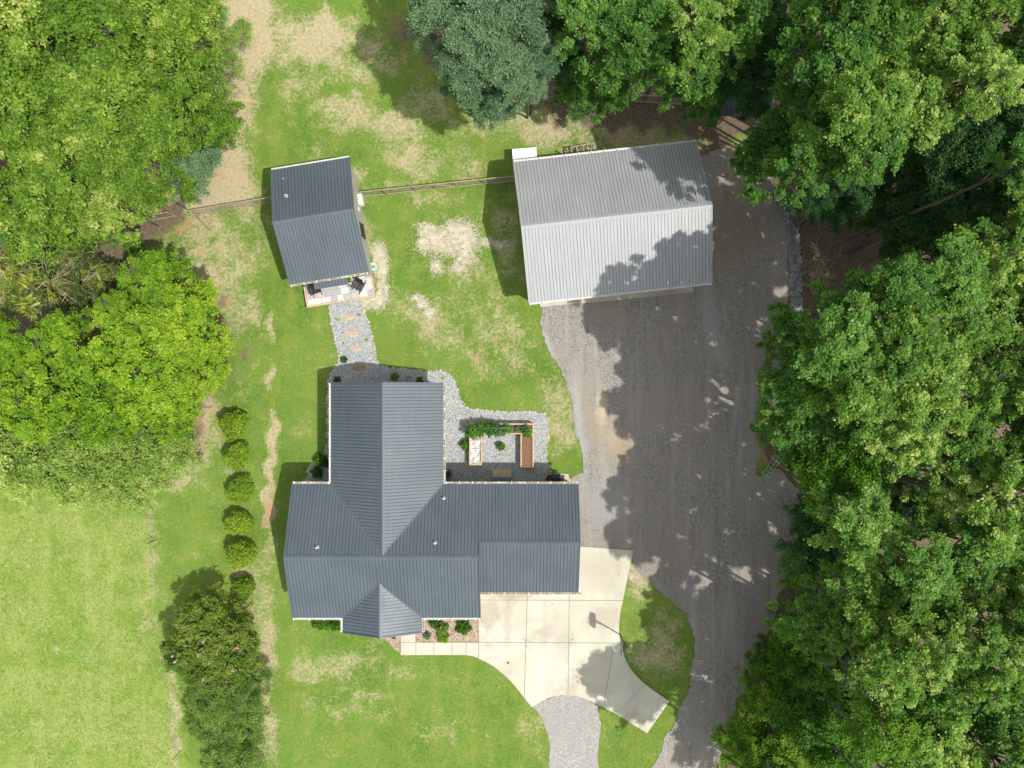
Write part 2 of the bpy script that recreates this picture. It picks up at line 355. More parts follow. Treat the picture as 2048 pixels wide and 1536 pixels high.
# ------------------------------------------------------------------ ground sheet with soil / turf zones
def ell(px, py, lst):
    out = np.zeros_like(px)
    for (x, y, rx, ry, a) in lst:
        d = ((px-x)/rx)**2+((py-y)/ry)**2
        out = np.maximum(out, a*np.exp(-d*d*.7))
    return out
DRY = [(490, 60, 62, 95, 1.5), (462, 190, 32, 110, 1.4), (430, 330, 55, 85, 1.5), (395, 400, 60, 30, 1.5), (560, 80, 70, 60, .9), (640, 80, 80, 60, .95), (610, 150, 70, 55, .55), (480, 200, 35, 80, .9), (445, 300, 55, 90, 1), (420, 385, 90, 40, 1), (485, 350, 30, 90, .75), (700, 110, 100, 60, .6), (700, 230, 80, 50, .62), (640, 300, 40, 30, .4),
  (800, 260, 60, 60, .6), (840, 320, 60, 40, .65), (860, 200, 60, 50, .5), (990, 240, 90, 35, .6), (1150, 250, 160, 45, .85), (1300, 300, 200, 40, .7), (400, 470, 80, 60, .72), (430, 560, 80, 60, .7), (480, 600, 45, 70, .65), (440, 520, 60, 60, .6), (405, 800, 25, 75, 1), (400, 880, 45, 50, .75),
  (350, 940, 60, 40, .55), (543, 660, 9, 32, .95), (515, 640, 12, 20, .7), (540, 760, 9, 36, .75), (546, 860, 12, 45, .95), (540, 930, 11, 55, 1), (538, 1010, 12, 55, 1), (540, 1070, 12, 40, .7), (500, 1150, 35, 25, .62), (520, 1200, 30, 60, .62), (530, 1290, 22, 90, .65), (528, 1400, 16, 120, .65), (540, 1500, 20, 60, .5),
  (350, 1420, 12, 160, .7), (340, 1300, 10, 80, .4), (300, 1100, 12, 160, .4), (900, 640, 100, 50, .5), (1000, 680, 70, 60, .56), (1040, 730, 40, 40, .6), (960, 610, 60, 30, .5), (1110, 790, 25, 70, .6), (1125, 850, 30, 60, .72), (1105, 880, 20, 40, .5),
  (640, 1340, 70, 30, .5), (700, 1340, 50, 40, .55), (760, 1330, 60, 40, .45), (680, 1400, 80, 40, .4), (850, 1440, 80, 50, .3), (1268, 1152, 22, 22, 1), (1285, 1175, 30, 25, .7), (1315, 1260, 40, 40, .5), (1330, 1310, 45, 40, .55), (1275, 1310, 20, 30, .5),
  (720, 345, 16, 30, .8), (722, 440, 14, 50, .7), (735, 470, 14, 60, .6), (870, 400, 70, 20, .55), (810, 370, 60, 8, .5), (860, 345, 30, 25, .55), (935, 330, 30, 40, .5), (1010, 460, 25, 70, .55), (1015, 540, 14, 20, .5), (1020, 400, 20, 20, .4), (945, 560, 90, 60, .4), (780, 590, 50, 50, .25), (1390, 1500, 20, 60, .3), (1050, 1440, 20, 40, .45), (1075, 1480, 12, 60, .5),
  (470, 440, 50, 50, .5), (520, 480, 40, 60, .4), (480, 800, 20, 60, .3), (455, 870, 20, 120, .25)]
CLAY = [(465, 230, 34, 150, .38), (430, 370, 60, 50, .35), (420, 480, 60, 60, .25), (1250, 285, 160, 25, .4), (392, 830, 18, 34, 1), (538, 1030, 12, 34, .8), (548, 990, 8, 25, .5), (235, 480, 30, 16, 1), (340, 465, 12, 9, .9), (366, 455, 22, 16, .9), (960, 705, 30, 22, .5), (1000, 690, 28, 16, .42), (1035, 742, 28, 18, .48), (1005, 722, 20, 16, .42), (728, 448, 12, 12, .7), (738, 470, 8, 14, .7), (1530, 915, 30, 22, .95), (1255, 270, 90, 22, .45), (1390, 1320, 9, 60, .55), (205, 560, 40, 40, .8),
  (525, 1370, 8, 50, .5), (460, 590, 30, 30, .3), (1390, 270, 60, 40, .4), (1020, 580, 12, 60, .4), (440, 640, 20, 30, .4), (405, 760, 12, 40, .5), (790, 40, 25, 30, .6), (800, 110, 20, 30, .5), (1590, 1190, 20, 20, .5), (1555, 650, 20, 20, .8), (700, 1345, 14, 8, .4)]
STRAW = [(756, 505, 14, 22, 1), (763, 535, 14, 30, 1), (764, 580, 13, 30, 1), (740, 606, 26, 12, 1), (752, 600, 18, 14, 1), (862, 470, 22, 18, .9), (885, 490, 42, 20, 1), (915, 462, 34, 22, 1), (935, 480, 24, 26, 1), (930, 515, 20, 22, .95), (915, 535, 14, 10, .9), (850, 455, 14, 10, .8), (845, 490, 10, 14, .8), (872, 533, 12, 14, 1),
  (832, 597, 13, 9, 1), (845, 608, 12, 12, .9), (858, 625, 12, 12, .95), (975, 483, 14, 8, .8), (1000, 490, 20, 8, .6), (1265, 1152, 9, 8, .6), (242, 483, 8, 5, .8)]
LITTER = [(345, 405, 40, 30, 1), (60, 700, 420, 230, 1), (150, 200, 310, 290, 1), (290, 430, 90, 60, .9), (1260, 150, 270, 120, 1), (1000, 60, 200, 110, .9), (820, 60, 60, 60, .6), (1440, 230, 110, 60, 1), (1420, 320, 50, 50, .8), (230, 480, 60, 40, .9), (200, 880, 260, 80, .7), (60, 560, 200, 100, 1), (800, 120, 40, 40, .4), (330, 880, 60, 40, .5), (420, 1330, 70, 130, .45)]
def zones(X, Y):
    px = 1024+X/S; py = 768-Y/S
    n1 = np.sin(X*1.3+np.sin(Y*.9)*2)*np.cos(Y*1.1+np.sin(X*.7)*2)*.5+np.sin(X*.41+Y*.33)*.3
    jx = px+7*n1+5*np.sin(Y*2.9+X); jy = py+7*n1+5*np.sin(X*3.1)
    dry = ell(jx, jy, DRY); clay = ell(jx, jy, CLAY); straw = .8*ell(px+2*n1, py, STRAW); litter = ell(jx, jy, LITTER)
    # woodland floor east of the drive
    edge = np.interp(py, [150, 330, 410, 480, 560, 640, 735, 900, 985, 1050, 1200, 1350, 1480, 1650], [1500, 1530, 1572, 1584, 1588, 1578, 1530, 1520, 1590, 1608, 1562, 1510, 1460, 1415])
    f = np.clip((jx-edge)/14+.5, 0, 1); litter = np.maximum(litter, f)
    fb = np.interp(py, [0, 850, 960, 1100, 1536, 1700], [-500, 100, 290, 305, 372, 390])
    field = np.clip((fb-jx)/75+.5, 0, 1)*np.clip((py-880)/60, 0, 1)
    inside = (np.abs(px-1024) < 1300) & (np.abs(py-768) < 1050)
    far = np.clip((np.hypot(px-1024, py-768)-1500)/300, 0, 1)
    litter = np.where(inside, litter, np.maximum(litter, far*.6)); litter = litter*(1-field)
    shadeg = np.clip(1-np.abs(px-600)/600, 0, 1)
    return dry, clay, straw, litter, field
def axis(lo, hi, step, far, n=14):
    c = np.arange(lo, hi+1e-6, step); g = np.geomspace(step, far, n).cumsum()
    return np.concatenate([(lo-g)[::-1], c, hi+g])
gx = axis(-46, 46, .22, 260); gy = axis(-36, 36, .22, 260)
GX, GY = np.meshgrid(gx, gy); nx, ny = len(gx), len(gy)
GZ = .015*np.sin(GX*.9+1)*np.cos(GY*.8)-.02
vv = np.stack([GX.ravel(), GY.ravel(), GZ.ravel()], 1)
idx = np.arange(nx*ny).reshape(ny, nx)
q = np.stack([idx[:-1, :-1], idx[:-1, 1:], idx[1:, 1:], idx[1:, :-1]], -1).reshape(-1, 4)
def npmesh(name, v, f):
    me = bpy.data.meshes.new(name); me.vertices.add(len(v)); me.vertices.foreach_set('co', np.asarray(v, 'f').ravel())
    k = f.shape[1]; me.loops.add(f.size); me.polygons.add(len(f)); me.loops.foreach_set('vertex_index', f.ravel().astype('i'))
    me.polygons.foreach_set('loop_start', np.arange(0, f.size, k, dtype='i')); me.polygons.foreach_set('loop_total', np.full(len(f), k, 'i'))
    me.update(); me.validate(); return me
def fattr(me, name, dom, vals):
    a = me.attributes.new(name, 'FLOAT', dom); a.data.foreach_set('value', np.asarray(vals, 'f').ravel())
gme = npmesh('ground', vv, q)
for nme, a in zip(('dry', 'clay', 'straw', 'litter', 'field'), zones(vv[:, 0], vv[:, 1])): fattr(gme, nme, 'POINT', a)

def ground_mat():
    m, n, b = newmat('ground_turf'); co = ocoord(n)
    nL = noise(n, co, .16, 5, .6, .3); nM = noise(n, co, .75, 6, .65, .4); nF = noise(n, co, 4.5, 5, .7); nS = noise(n, co, 17, 3, .6); nP = noise(n, co, .32, 7, .68, .6)
    g = mix(n, ramp(n, nL, .35, .65), (.070, .160, .018), (.130, .228, .034))
    g = mix(n, ramp(n, nM, .42, .68), g, (.165, .23, .04))
    g = mix(n, mth(n, 'MULTIPLY', ramp(n, nF, .42, .68), .7), g, (.20, .235, .048))
    g = mix(n, mth(n, 'MULTIPLY', ramp(n, noise(n, co, 9, 4, .7, .5), .52, .72), .5), g, (.29, .26, .12))
    g = mix(n, mth(n, 'MULTIPLY', ramp(n, nS, .35, .75), .5), g, (.055, .125, .008))
    # meadow
    fd = mix(n, ramp(n, nF, .35, .65), (.12, .20, .020), (.23, .29, .065))
    fd = mix(n, mth(n, 'MULTIPLY', ramp(n, nS, .4, .7), .55), fd, (.33, .34, .13))
    fd = mix(n, mth(n, 'MULTIPLY', ramp(n, nM, .45, .7), .5), fd, (.16, .25, .028))
    wv = node(n, 'ShaderNodeMapping'); wv.inputs['Scale'].default_value = (.9, .10, 1); wv.inputs['Rotation'].default_value = (0, 0, R(8)); n.links.new(co, wv.inputs[0])
    tr = noise(n, wv.outputs[0], 1.1, 5, .6)
    fd = mix(n, mth(n, 'MULTIPLY', ramp(n, tr, .42, .66), .3), fd, (.34, .34, .12))
    fd = mix(n, mth(n, 'MULTIPLY', ramp(n, nP, .46, .62), .75), fd, (.12, .215, .022))
    fd = mix(n, mth(n, 'MULTIPLY', ramp(n, noise(n, co, 2.3, 6, .7, .8), .52, .68), .6), fd, (.34, .34, .15))
    fd = mix(n, mth(n, 'MULTIPLY', ramp(n, noise(n, co, 1.2, 6, .7, .8), .54, .68), .6), fd, (.10, .19, .02))
    g = mix(n, mth(n, 'MULTIPLY', ramp(n, tr, .45, .66), .3), g, (.20, .235, .035))
    fw = ramp(n, mth(n, 'ADD', attr(n, 'field'), mth(n, 'MULTIPLY', mth(n, 'SUBTRACT', nM, .5), 1.2)), .2, .8)
    col = mix(n, fw, g, fd)
    dv = mth(n, 'ADD', mth(n, 'ADD', attr(n, 'dry'), mth(n, 'MULTIPLY', mth(n, 'SUBTRACT', nL, .46), .7)), mth(n, 'MULTIPLY', mth(n, 'SUBTRACT', nP, .5), 1.7))
    dv = mth(n, 'ADD', dv, mth(n, 'MULTIPLY', mth(n, 'SUBTRACT', nM, .5), 1.5))
    dv = mth(n, 'ADD', dv, mth(n, 'MULTIPLY', mth(n, 'SUBTRACT', nF, .5), 1.5))
    tan = mix(n, ramp(n, nF, .3, .7), (.31, .245, .14), (.43, .36, .225))
    tan = mix(n, mth(n, 'MULTIPLY', ramp(n, nS, .45, .75), .5), tan, (.58, .50, .34))
    col = mix(n, mth(n, 'MULTIPLY', ramp(n, dv, .20, 1.12), .92), col, tan)
    cv = mth(n, 'ADD', attr(n, 'clay'), mth(n, 'ADD', mth(n, 'MULTIPLY', mth(n, 'SUBTRACT', nM, .5), 1.5), mth(n, 'MULTIPLY', mth(n, 'SUBTRACT', nF, .5), 1.2)))
    col = mix(n, mth(n, 'MULTIPLY', ramp(n, cv, .3, 1.0), .65), col, (.37, .19, .115))
    lv = mth(n, 'ADD', attr(n, 'litter'), mth(n, 'MULTIPLY', mth(n, 'SUBTRACT', nM, .5), 1.1))
    lit = mix(n, ramp(n, nF, .3, .7), (.085, .062, .043), (.165, .12, .083))
    lit = mix(n, mth(n, 'MULTIPLY', ramp(n, nS, .5, .72), .5), lit, (.27, .21, .14))
    col = mix(n, ramp(n, lv, .45, .75), col, lit)
    sv = mth(n, 'ADD', attr(n, 'straw'), mth(n, 'MULTIPLY', mth(n, 'SUBTRACT', mth(n, 'MULTIPLY_ADD', nM, .6, mth(n, 'MULTIPLY', nF, .5)), .55), 1.8))
    col = mix(n, mth(n, 'MULTIPLY', ramp(n, sv, .45, .95), .8), col, mix(n, nS, (.34, .29, .19), (.58, .52, .38)))
    n.links.new(col, b.inputs['Base Color']); b.inputs['Roughness'].default_value = .95; b.inputs['Specular IOR Level'].default_value = .2
    bump(n, b, mth(n, 'ADD', nF, nS), .7, .05)
    return m
ground = link('ground', gme, [ground_mat()]); tag(ground, kind='structure')

# roads, paths, slabs (sheets, each a little above the one below)
sheet('gravel_driveway', lumpy(drive_w, .25, .09, 3), .012, M['drive'])
sheet('house_gravel', lumpy(hgrav_w, .2, .03, 4), .016, M['housegravel'])
sheet('lower_gravel_drive', lumpy(low_w, .2, .05, 5), .010, M['lowdrive'])
conc_s = [conc_w[0], conc_w[1], conc_w[2]]+chaikin(conc_w[3:15], 2)+[conc_w[15]]+chaikin(conc_w[16:24], 2)+chaikin(conc_w[23:], 2)[1:]
driveway = sheet('driveway', conc_s, .05, M['concrete'], thick=.12)
def strip(mb, a, b, wdt, z):
    a, b = Vector(a), Vector(b); nrm = Vector((-(b-a).y, (b-a).x)).normalized()*wdt/2
    mb.poly([(*(a-nrm), z), (*(b-nrm), z), (*(b+nrm), z), (*(a+nrm), z)], [(0, 1, 2, 3)])
jm = MB()
for a, b in [((959, 1199.5), (1245.5, 1200.5)), ((958, 1284), (1239.6, 1285.5)), ((1055.7, 1150), (1048.6, 1394)), ((1139, 1150), (1136, 1389.4)), ((1228, 1286), (1206.5, 1413.5)), ((1288, 1368), (1235, 1427))]:
    strip(jm, W(*a), W(*b), .036 if a != (1288, 1368) else .02, .054)
j = jm.build('driveway_joint', M['joint']); tag(j, kind='structure')
# dark spots on slab
sm = MB()
for px, py, r in [(1015.8, 1325, .11), (1104, 1207, .05), (1143.5, 1278.5, .06), (1052, 1280, .05), (1052, 1292, .06), (1237, 1148, .05)]:
    x, y = W(px, py); sm.poly([(x+r*math.cos(t)*random.uniform(.8, 1.2), y+r*math.sin(t), .0545) for t in np.linspace(0, 6.283, 11)[:-1]], [tuple(range(10))])
tag(sm.build('oil_stain', M['joint']), kind='structure')
walk = [(801.5, 1262), (831, 1262), (831, 1284.5), (956.8, 1284.5), (956.8, 1316), (945, 1311.5), (930, 1309.5), (801.5, 1309.5)]
sheet('front_walk', P(walk), .05, M['walk'], thick=.1)
jm = MB()
for a, b in [((802, 1284.5), (831, 1284.5)), ((832, 1285), (832, 1309)), ((868, 1285), (868, 1309)), ((904, 1285), (904, 1309)), ((932.5, 1285), (932.5, 1309)), ]:
    strip(jm, W(*a), W(*b), .03, .054)
tag(jm.build('walk_joint', M['joint']), kind='structure')
sheet('mulch_bed', lumpy(P([(831.5, 1225), (957, 1225), (957, 1284), (831.5, 1284)]), .3, .01, 2), .012, M['mulch'])
sheet('mulch_bed', lumpy(P([(745, 1240), (801, 1240), (801, 1309), (792, 1302), (780, 1290), (768, 1280), (745, 1276)]), .2, .04, 2, ), .0125, M['mulch'])
sheet('mulch_bed', lumpy(P([(627, 1215), (690, 1215), (690, 1250), (630, 1250)]), .3, .04, 6), .012, M['mulch'])
sheet('barn_apron', P([(1080, 614), (1232, 600.5), (1386, 584), (1384, 560), (1078, 590)]), .06, M['apron'], thick=.12)
jm = MB(); strip(jm, W(1162, 608), W(1160, 580), .03, .064); tag(jm.build('apron_joint', M['joint']), kind='structure')
sheet('grill_pad', P([(1097, 947), (1137, 947.5), (1137, 985), (1097, 985)]), .06, M['apron'], thick=.1)
sheet('swale', lumpy(P([(1545, 385), (1575, 395), (1592, 440), (1600, 520), (1602, 600), (1600, 650), (1575, 668), (1560, 665), (1578, 600), (1578, 520), (1572, 450)]), .25, .12, 9), .014, M['ripgravel'])

# ------------------------------------------------------------------ roofs and walls
def slope(name, outline, mat, rib, parent, down, t=.05, sp=.2286, off=0.0):
    """outline: 3D polygon (planar, ccw from above); down: horizontal unit vector pointing down the slope"""
    pts = [Vector(p) for p in outline]; n = len(pts)
    mb = MB(); low = [p-Vector((0, 0, t)) for p in pts]
    nrm = Vector((0, 0, 0))
    for i in range(n): a, b = pts[i], pts[(i+1) % n]; nrm += a.cross(b)
    order = list(range(n)) if nrm.z > 0 else list(reversed(range(n)))
    mb.poly(pts+low, [tuple(order), tuple(n+i for i in reversed(order))]+[(i, (i+1) % n, n+(i+1) % n, n+i) if nrm.z < 0 else (n+i, n+(i+1) % n, (i+1) % n, i) for i in range(n)])
    up = nrm.normalized() if nrm.z > 0 else -nrm.normalized()
    d = Vector((down[0], down[1], 0)); u = Vector((-d.y, d.x, 0))
    us = [p.dot(u) for p in pts]; c = math.floor(min(us)/sp)*sp+off
    pz = lambda uu, vv_: None
    while c < max(us):
        if c > min(us)+.03:
            hit = []
            for i in range(n):
                a, b = pts[i], pts[(i+1) % n]; ua, ub = a.dot(u), b.dot(u)
                if (ua-c)*(ub-c) < 0: hit.append(a.lerp(b, (c-ua)/(ub-ua)))
            hit.sort(key=lambda p: p.dot(d))
            for k in range(0, len(hit)-1, 2):
                a, b = hit[k], hit[k+1]
                if (b-a).length < .08: continue
                w1, w2, hh = .018, .009, .024
                q = [a-u*w1+up*.001, a-u*w2+up*hh, a+u*w2+up*hh, a+u*w1+up*.001, b-u*w1+up*.001, b-u*w2+up*hh, b+u*w2+up*hh, b+u*w1+up*.001]
                mb.poly(q, [(0, 4, 5, 1), (1, 5, 6, 2), (2, 6, 7, 3), (4, 7, 6, 5), (0, 1, 2, 3)], 1)
        c += sp
    return mb.build(name, [mat, rib], parent)
def capbar(name, a, b, parent, mat, wdt=.32, lift=.03, pitch=.4):
    a, b = Vector(a), Vector(b); t = (b-a).normalized(); s_ = t.cross(Vector((0, 0, 1))).normalized()
    mb = MB(); dz = Vector((0, 0, -pitch*wdt/2)); up = Vector((0, 0, lift))
    p = []
    for e in (a, b): p += [e-s_*wdt/2+dz+up*.9, e+up*1.25, e+s_*wdt/2+dz+up*.9, e-s_*wdt/2+dz-up*.6, e+s_*wdt/2+dz-up*.6]
    mb.poly(p, [(0, 1, 6, 5), (1, 2, 7, 6), (0, 5, 8, 3), (2, 4, 9, 7), (0, 3, 4, 2, 1), (5, 6, 7, 9, 8)])
    return mb.build(name, mat, parent)
def bar(name, a, b, wdt, hgt, parent, mat, drop=0):
    a, b = Vector(a), Vector(b); t = (b-a).normalized(); s_ = t.cross(Vector((0, 0, 1))).normalized(); up = Vector((0, 0, 1))
    p = []
    for e in (a, b):
        e = e-up*drop; p += [e-s_*wdt/2-up*hgt/2, e+s_*wdt/2-up*hgt/2, e+s_*wdt/2+up*hgt/2, e-s_*wdt/2+up*hgt/2]
    return MB().poly(p, [(3, 2, 1, 0), (4, 5, 6, 7), (0, 1, 5, 4), (1, 2, 6, 5), (2, 3, 7, 6), (3, 0, 4, 7)]).build(name, mat, parent)
def gutter(a, b, out, parent, z, mat='white', litter=True, w_=.135, seed=0):
    """open trough outside the eave a-b; out = outward unit vector"""
    a, b = Vector((a[0], a[1], z)), Vector((b[0], b[1], z)); o_ = Vector((out[0], out[1], 0)); mb = MB()
    prof = [(.0, .0), (.0, -.11), (w_-.02, -.11), (w_, 0.0), (w_-.02, .0), (w_-.035, -.09), (.02, -.09), (.02, 0)]
    p = []
    for e in (a, b):
        for x, zz in prof: p.append(e+o_*(x+.012)+Vector((0, 0, zz-.035)))
    n = len(prof); fs = [(i, (i+1) % n, n+(i+1) % n, n+i) for i in range(n)]+[(0, 1, 2, 5, 6, 7), (n, n+7, n+6, n+5, n+2, n+1), (2, 3, 4, 5), (n+2, n+5, n+4, n+3)]
    mb.poly(p, fs); g = mb.build('gutter', M[mat], parent)
    r = random.Random(seed); Ln = (b-a).length; t = (b-a).normalized(); hb = MB(); k = int(Ln/.86)
    hm = MB().box((0, 0, 0), (.05, w_+.05, .02)).build('gutter_hanger', M['white'], g)
    for i in range(k+1):
        o2 = hm if i == 0 else hm.copy()
        if i: scene.collection.objects.link(o2)
        o2.location = a+t*(.06+(Ln-.12)*i/max(1, k))+o_*(w_/2+.02)+Vector((0, 0, -.02)); o2.rotation_euler.z = math.atan2(t.y, t.x)
    if litter:
        lb = MB(); x = .1
        while x < Ln-.1:
            l = r.uniform(.05, .5)
            if r.random() < .78:
                c = a+t*(x+l/2)+o_*(w_/2+.012)+Vector((0, 0, -.075+r.uniform(-.012, .02)))
                lb.box(c, (l, w_*.62, .05), math.atan2(t.y, t.x)+r.uniform(-.03, .03))
            x += l
        tag(lb.build('gutter_litter', M['debris'], g), kind='stuff')
    return g
def gable_body(name, x0, x1, y0, y1, eave, ridge, axis_, parent, mat, clipx=None):
    """walls of a gabled block; axis_ 'x' ridge runs along x"""
    mb = MB(); e, r = eave, ridge
    if axis_ == 'x':
        ym = (y0+y1)/2; pr = [(y0, 0), (y1, 0), (y1, e), (ym, r), (y0, e)]
        p = [(x0, y, z) for y, z in pr]+[(x1, y, z) for y, z in pr]
    else:
        xm = (x0+x1)/2; pr = [(x0, 0), (x1, 0), (x1, e), (xm, r), (x0, e)]
        p = [(x, y1, z) for x, z in pr]+[(x, y0, z) for x, z in pr]
    mb.poly(p, [(0, 1, 2, 3, 4), (9, 8, 7, 6, 5), (0, 5, 6, 1), (1, 6, 7, 2), (2, 7, 8, 3), (3, 8, 9, 4), (4, 9, 5, 0)])
    return mb.build(name, mat, parent)
def window(parent, c, ang, w_=1.0, h_=1.2, name='window', glassm='glass', framem='white', depth=.06):
    """c centre on the wall plane, ang = outward normal heading"""
    fr = MB(); u = Vector((-math.sin(ang), math.cos(ang), 0)); nn = Vector((math.cos(ang), math.sin(ang), 0)); c = Vector(c)
    for s_ in (-1, 1):
        fr.box(c+u*s_*(w_/2)+nn*depth/2, (depth, .08, h_+.08), ang); fr.box(c+Vector((0, 0, s_*h_/2))+nn*depth/2, (depth+.01, w_+.08, .08), ang)
    fr.box(c+nn*depth/2, (depth-.01, w_, .04), ang)
    o = fr.build(name, M[framem], parent)
    MB().box(c+nn*.015, (.02, w_-.06, h_-.06), ang).build('pane', M[glassm], o)
    MB().box(c+nn*.06-Vector((0, 0, h_/2+.06)), (.14, w_+.16, .05), ang).build('sill', M[framem], o)
    return o
def door(parent, c, ang, w_=.95, h_=2.05, mat='wall_stain', panels=True):
    u = Vector((-math.sin(ang), math.cos(ang), 0)); nn = Vector((math.cos(ang), math.sin(ang), 0)); c = Vector(c)
    d = MB(); d.box(c+nn*.02+Vector((0, 0, h_/2)), (.05, w_, h_), ang)
    if panels:
        nrow = 4 if w_ > 1.5 else 3
        for i in range(nrow):
            for k in range(2 if w_ < 1.5 else 4):
                kk = 2 if w_ < 1.5 else 4
                d.box(c+nn*.05+u*(w_*((k+.5)/kk-.5))+Vector((0, 0, h_*(i+.5)/nrow)), (.02, w_/kk*.78, h_/nrow*.78), ang)
    o = d.build('door', M[mat], parent)
    f = MB()
    for s_ in (-1, 1): f.box(c+u*s_*(w_/2+.05)+nn*.03+Vector((0, 0, h_/2)), (.07, .1, h_), ang)
    f.box(c+nn*.03+Vector((0, 0, h_+.05)), (.075, w_+.2, .1), ang); f.build('frame', M['white'], o)
    MB().tube([c+nn*.06+u*(w_/2-.1)+Vector((0, 0, .95)), c+nn*.12+u*(w_/2-.1)+Vector((0, 0, .95))], .03, 8).build('handle', M['darkmetal'], o)
    return o
def vent(parent, x, y, z, mat='pipe'):
    v = MB().tube([(x, y, z-.1), (x, y, z+.32)], .055, 12).build('vent_pipe', M[mat], parent)
    MB().ring((x, y, z+.04), .095, .022, 20, 6).build('boot', M['pipe'], v)

# ---- house
house = thing('house', (-5.5, -9.5)); tag(house, 'large house with charcoal ribbed metal roof, cross gables and attached garage', 'house')
class sub:  # children are built in world coordinates, then re-based on the house
    pass
def rebase(root):
    bpy.context.view_layer.update()
    inv = root.matrix_world.inverted()
    def rec(o):
        for c in o.children:
            if c.parent is root: c.matrix_parent_inverse = inv
            rec(c)
    rec(root)
E, RZ = 3.3, 5.10; yN, yR, yS = -6.94, -11.585, -16.23; xW, xE, xG = -15.23, -2.20, 4.58; gR, gS = -10.705, -14.47; gZ = 3.3+(yN-gR)*(RZ-E)/(yN-yR)
nW, nE, nX, nY, nV, nZ = -12.56, -4.75, -8.655, .07, -11.45, 5.05
pW, pE, pX, pS, pV, pZ = -11.74, -6.23, -8.985, -17.24, -13.57, 4.33
pt = (RZ-E)/(yN-yR)
gable_body('wall', -14.88, -2.52, -15.82, -7.35, 3.08, 4.93, 'x', house, M['siding'])
gable_body('wall', -2.519, 4.24, -14.06, -7.352, 3.08, 4.60, 'x', house, M['siding'])
gable_body('wall', -12.15, -5.16, -9.5, -.33, 3.08, 4.88, 'y', house, M['siding'])
MB().poly([(-2.35, -15.8, 3.1), (-2.35, -15.8, 3.3), (-2.35, yR, 5.0), (-2.35, -10.7, 4.7), (-2.35, -10.7, 3.1), (-2.5, -15.8, 3.1), (-2.5, -15.8, 3.3), (-2.5, yR, 5.0), (-2.5, -10.7, 4.7), (-2.5, -10.7, 3.1)],
    [(4, 3, 2, 1, 0), (5, 6, 7, 8, 9), (0, 1, 6, 5)]).build('gable_infill', M['siding'], house)
slope('roof', [(xW, yN, E), (xW, yR, RZ), (xE, yR, RZ), (xE, gR, gZ), (xG, gR, gZ), (xG, yN, E), (nE, yN, E), (nX, nV, nZ), (nW, yN, E)], M['charcoal'], M['charcoal_rib'], house, (0, 1))
slope('roof', [(xW, yR, RZ), (xW, yS, E), (pW, yS, E), (pX, pV, pZ), (pE, yS, E), (xE, yS, E), (xE, yR, RZ)], M['charcoal'], M['charcoal_rib'], house, (0, -1))
slope('roof', [(-2.34, gR, gZ), (-2.34, gS, E), (xG, gS, E), (xG, gR, gZ)], M['charcoal'], M['charcoal_rib'], house, (0, -1), off=.1)
slope('roof', [(nW, nY, E), (nX, nY, nZ), (nX, nV, nZ), (nW, yN, E)], M['charcoal'], M['charcoal_rib'], house, (-1, 0))
slope('roof', [(nE, nY, E), (nE, yN, E), (nX, nV, nZ), (nX, nY, nZ)], M['charcoal'], M['charcoal_rib'], house, (1, 0))
slope('roof', [(pW, pS, E), (pW, yS, E), (pX, pV, pZ), (pX, pS, pZ)], M['charcoal'], M['charcoal_rib'], house, (-1, 0))
slope('roof', [(pE, pS, E), (pX, pS, pZ), (pX, pV, pZ), (pE, yS, E)], M['charcoal'], M['charcoal_rib'], house, (1, 0))
for a, b in [((xW, yR, RZ), (xE, yR, RZ)), ((xE, gR, gZ), (xG, gR, gZ)), ((nX, nY, nZ), (nX, nV-.08, nZ)), ((pX, pS, pZ), (pX, pV+.05, pZ))]:
    capbar('ridge_cap', a, b, house, M['charcoal'])
for a, b in [((nW, yN, E), (nX, nV, nZ)), ((nE, yN, E), (nX, nV, nZ)), ((pW, yS, E), (pX, pV, pZ)), ((pE, yS, E), (pX, pV, pZ))]:
    bar('valley_flashing', a, b, .10, .03, house, M['charcoal'], -.012)
def rake(a, b, root): bar('rake_trim', a, b, .07, .16, root, M['charcoal'] if root is not barn_ref[0] else M['galv'], .03)
barn_ref = [None]
for a, b in [((xW, yN, E), (xW, yR, RZ)), ((xW, yS, E), (xW, yR, RZ)), ((xG, yN, E), (xG, gR, gZ)), ((xG, gS, E), (xG, gR, gZ)), ((xE, yS, E), (xE, yR-.05, RZ)), ((xE, yR, RZ), (xE, gR, gZ)),
             ((nW, nY, E), (nX, nY, nZ)), ((nE, nY, E), (nX, nY, nZ)), ((pW, pS, E), (pX, pS, pZ)), ((pE, pS, E), (pX, pS, pZ))]: rake(a, b, house)
gutter((xW, yN), (nW-.14, yN), (0, 1), house, E, seed=1); gutter((nE+.14, yN), (xG, yN), (0, 1), house, E, mat='trim', seed=2)
gutter((nW, nY), (nW, yN), (-1, 0), house, E, litter=False, seed=3); gutter((nE, nY), (nE, yN), (1, 0), house, E, mat='trim', seed=4)
gutter((xW, yS), (pW-.14, yS), (0, -1), house, E, litter=False, seed=5); gutter((pE+.14, yS), (xE, yS), (0, -1), house, E, litter=False, seed=6)
gutter((xE-.1, gS), (xG, gS), (0, -1), house, E, mat='trim', seed=7); gutter((pW, yS), (pW, pS), (-1, 0), house, E, litter=False, seed=8); gutter((pE, yS), (pE, pS), (1, 0), house, E, seed=9)
for px, py in [(888, 996), (870.5, 1085), (635, 1094)]:
    h = 4.2
    for _ in range(4):
        x, y = W(px, py, h); h = E+(yN-y)*pt
    vent(house, x, y, h)
for x in (-13.6, -9.5): pass
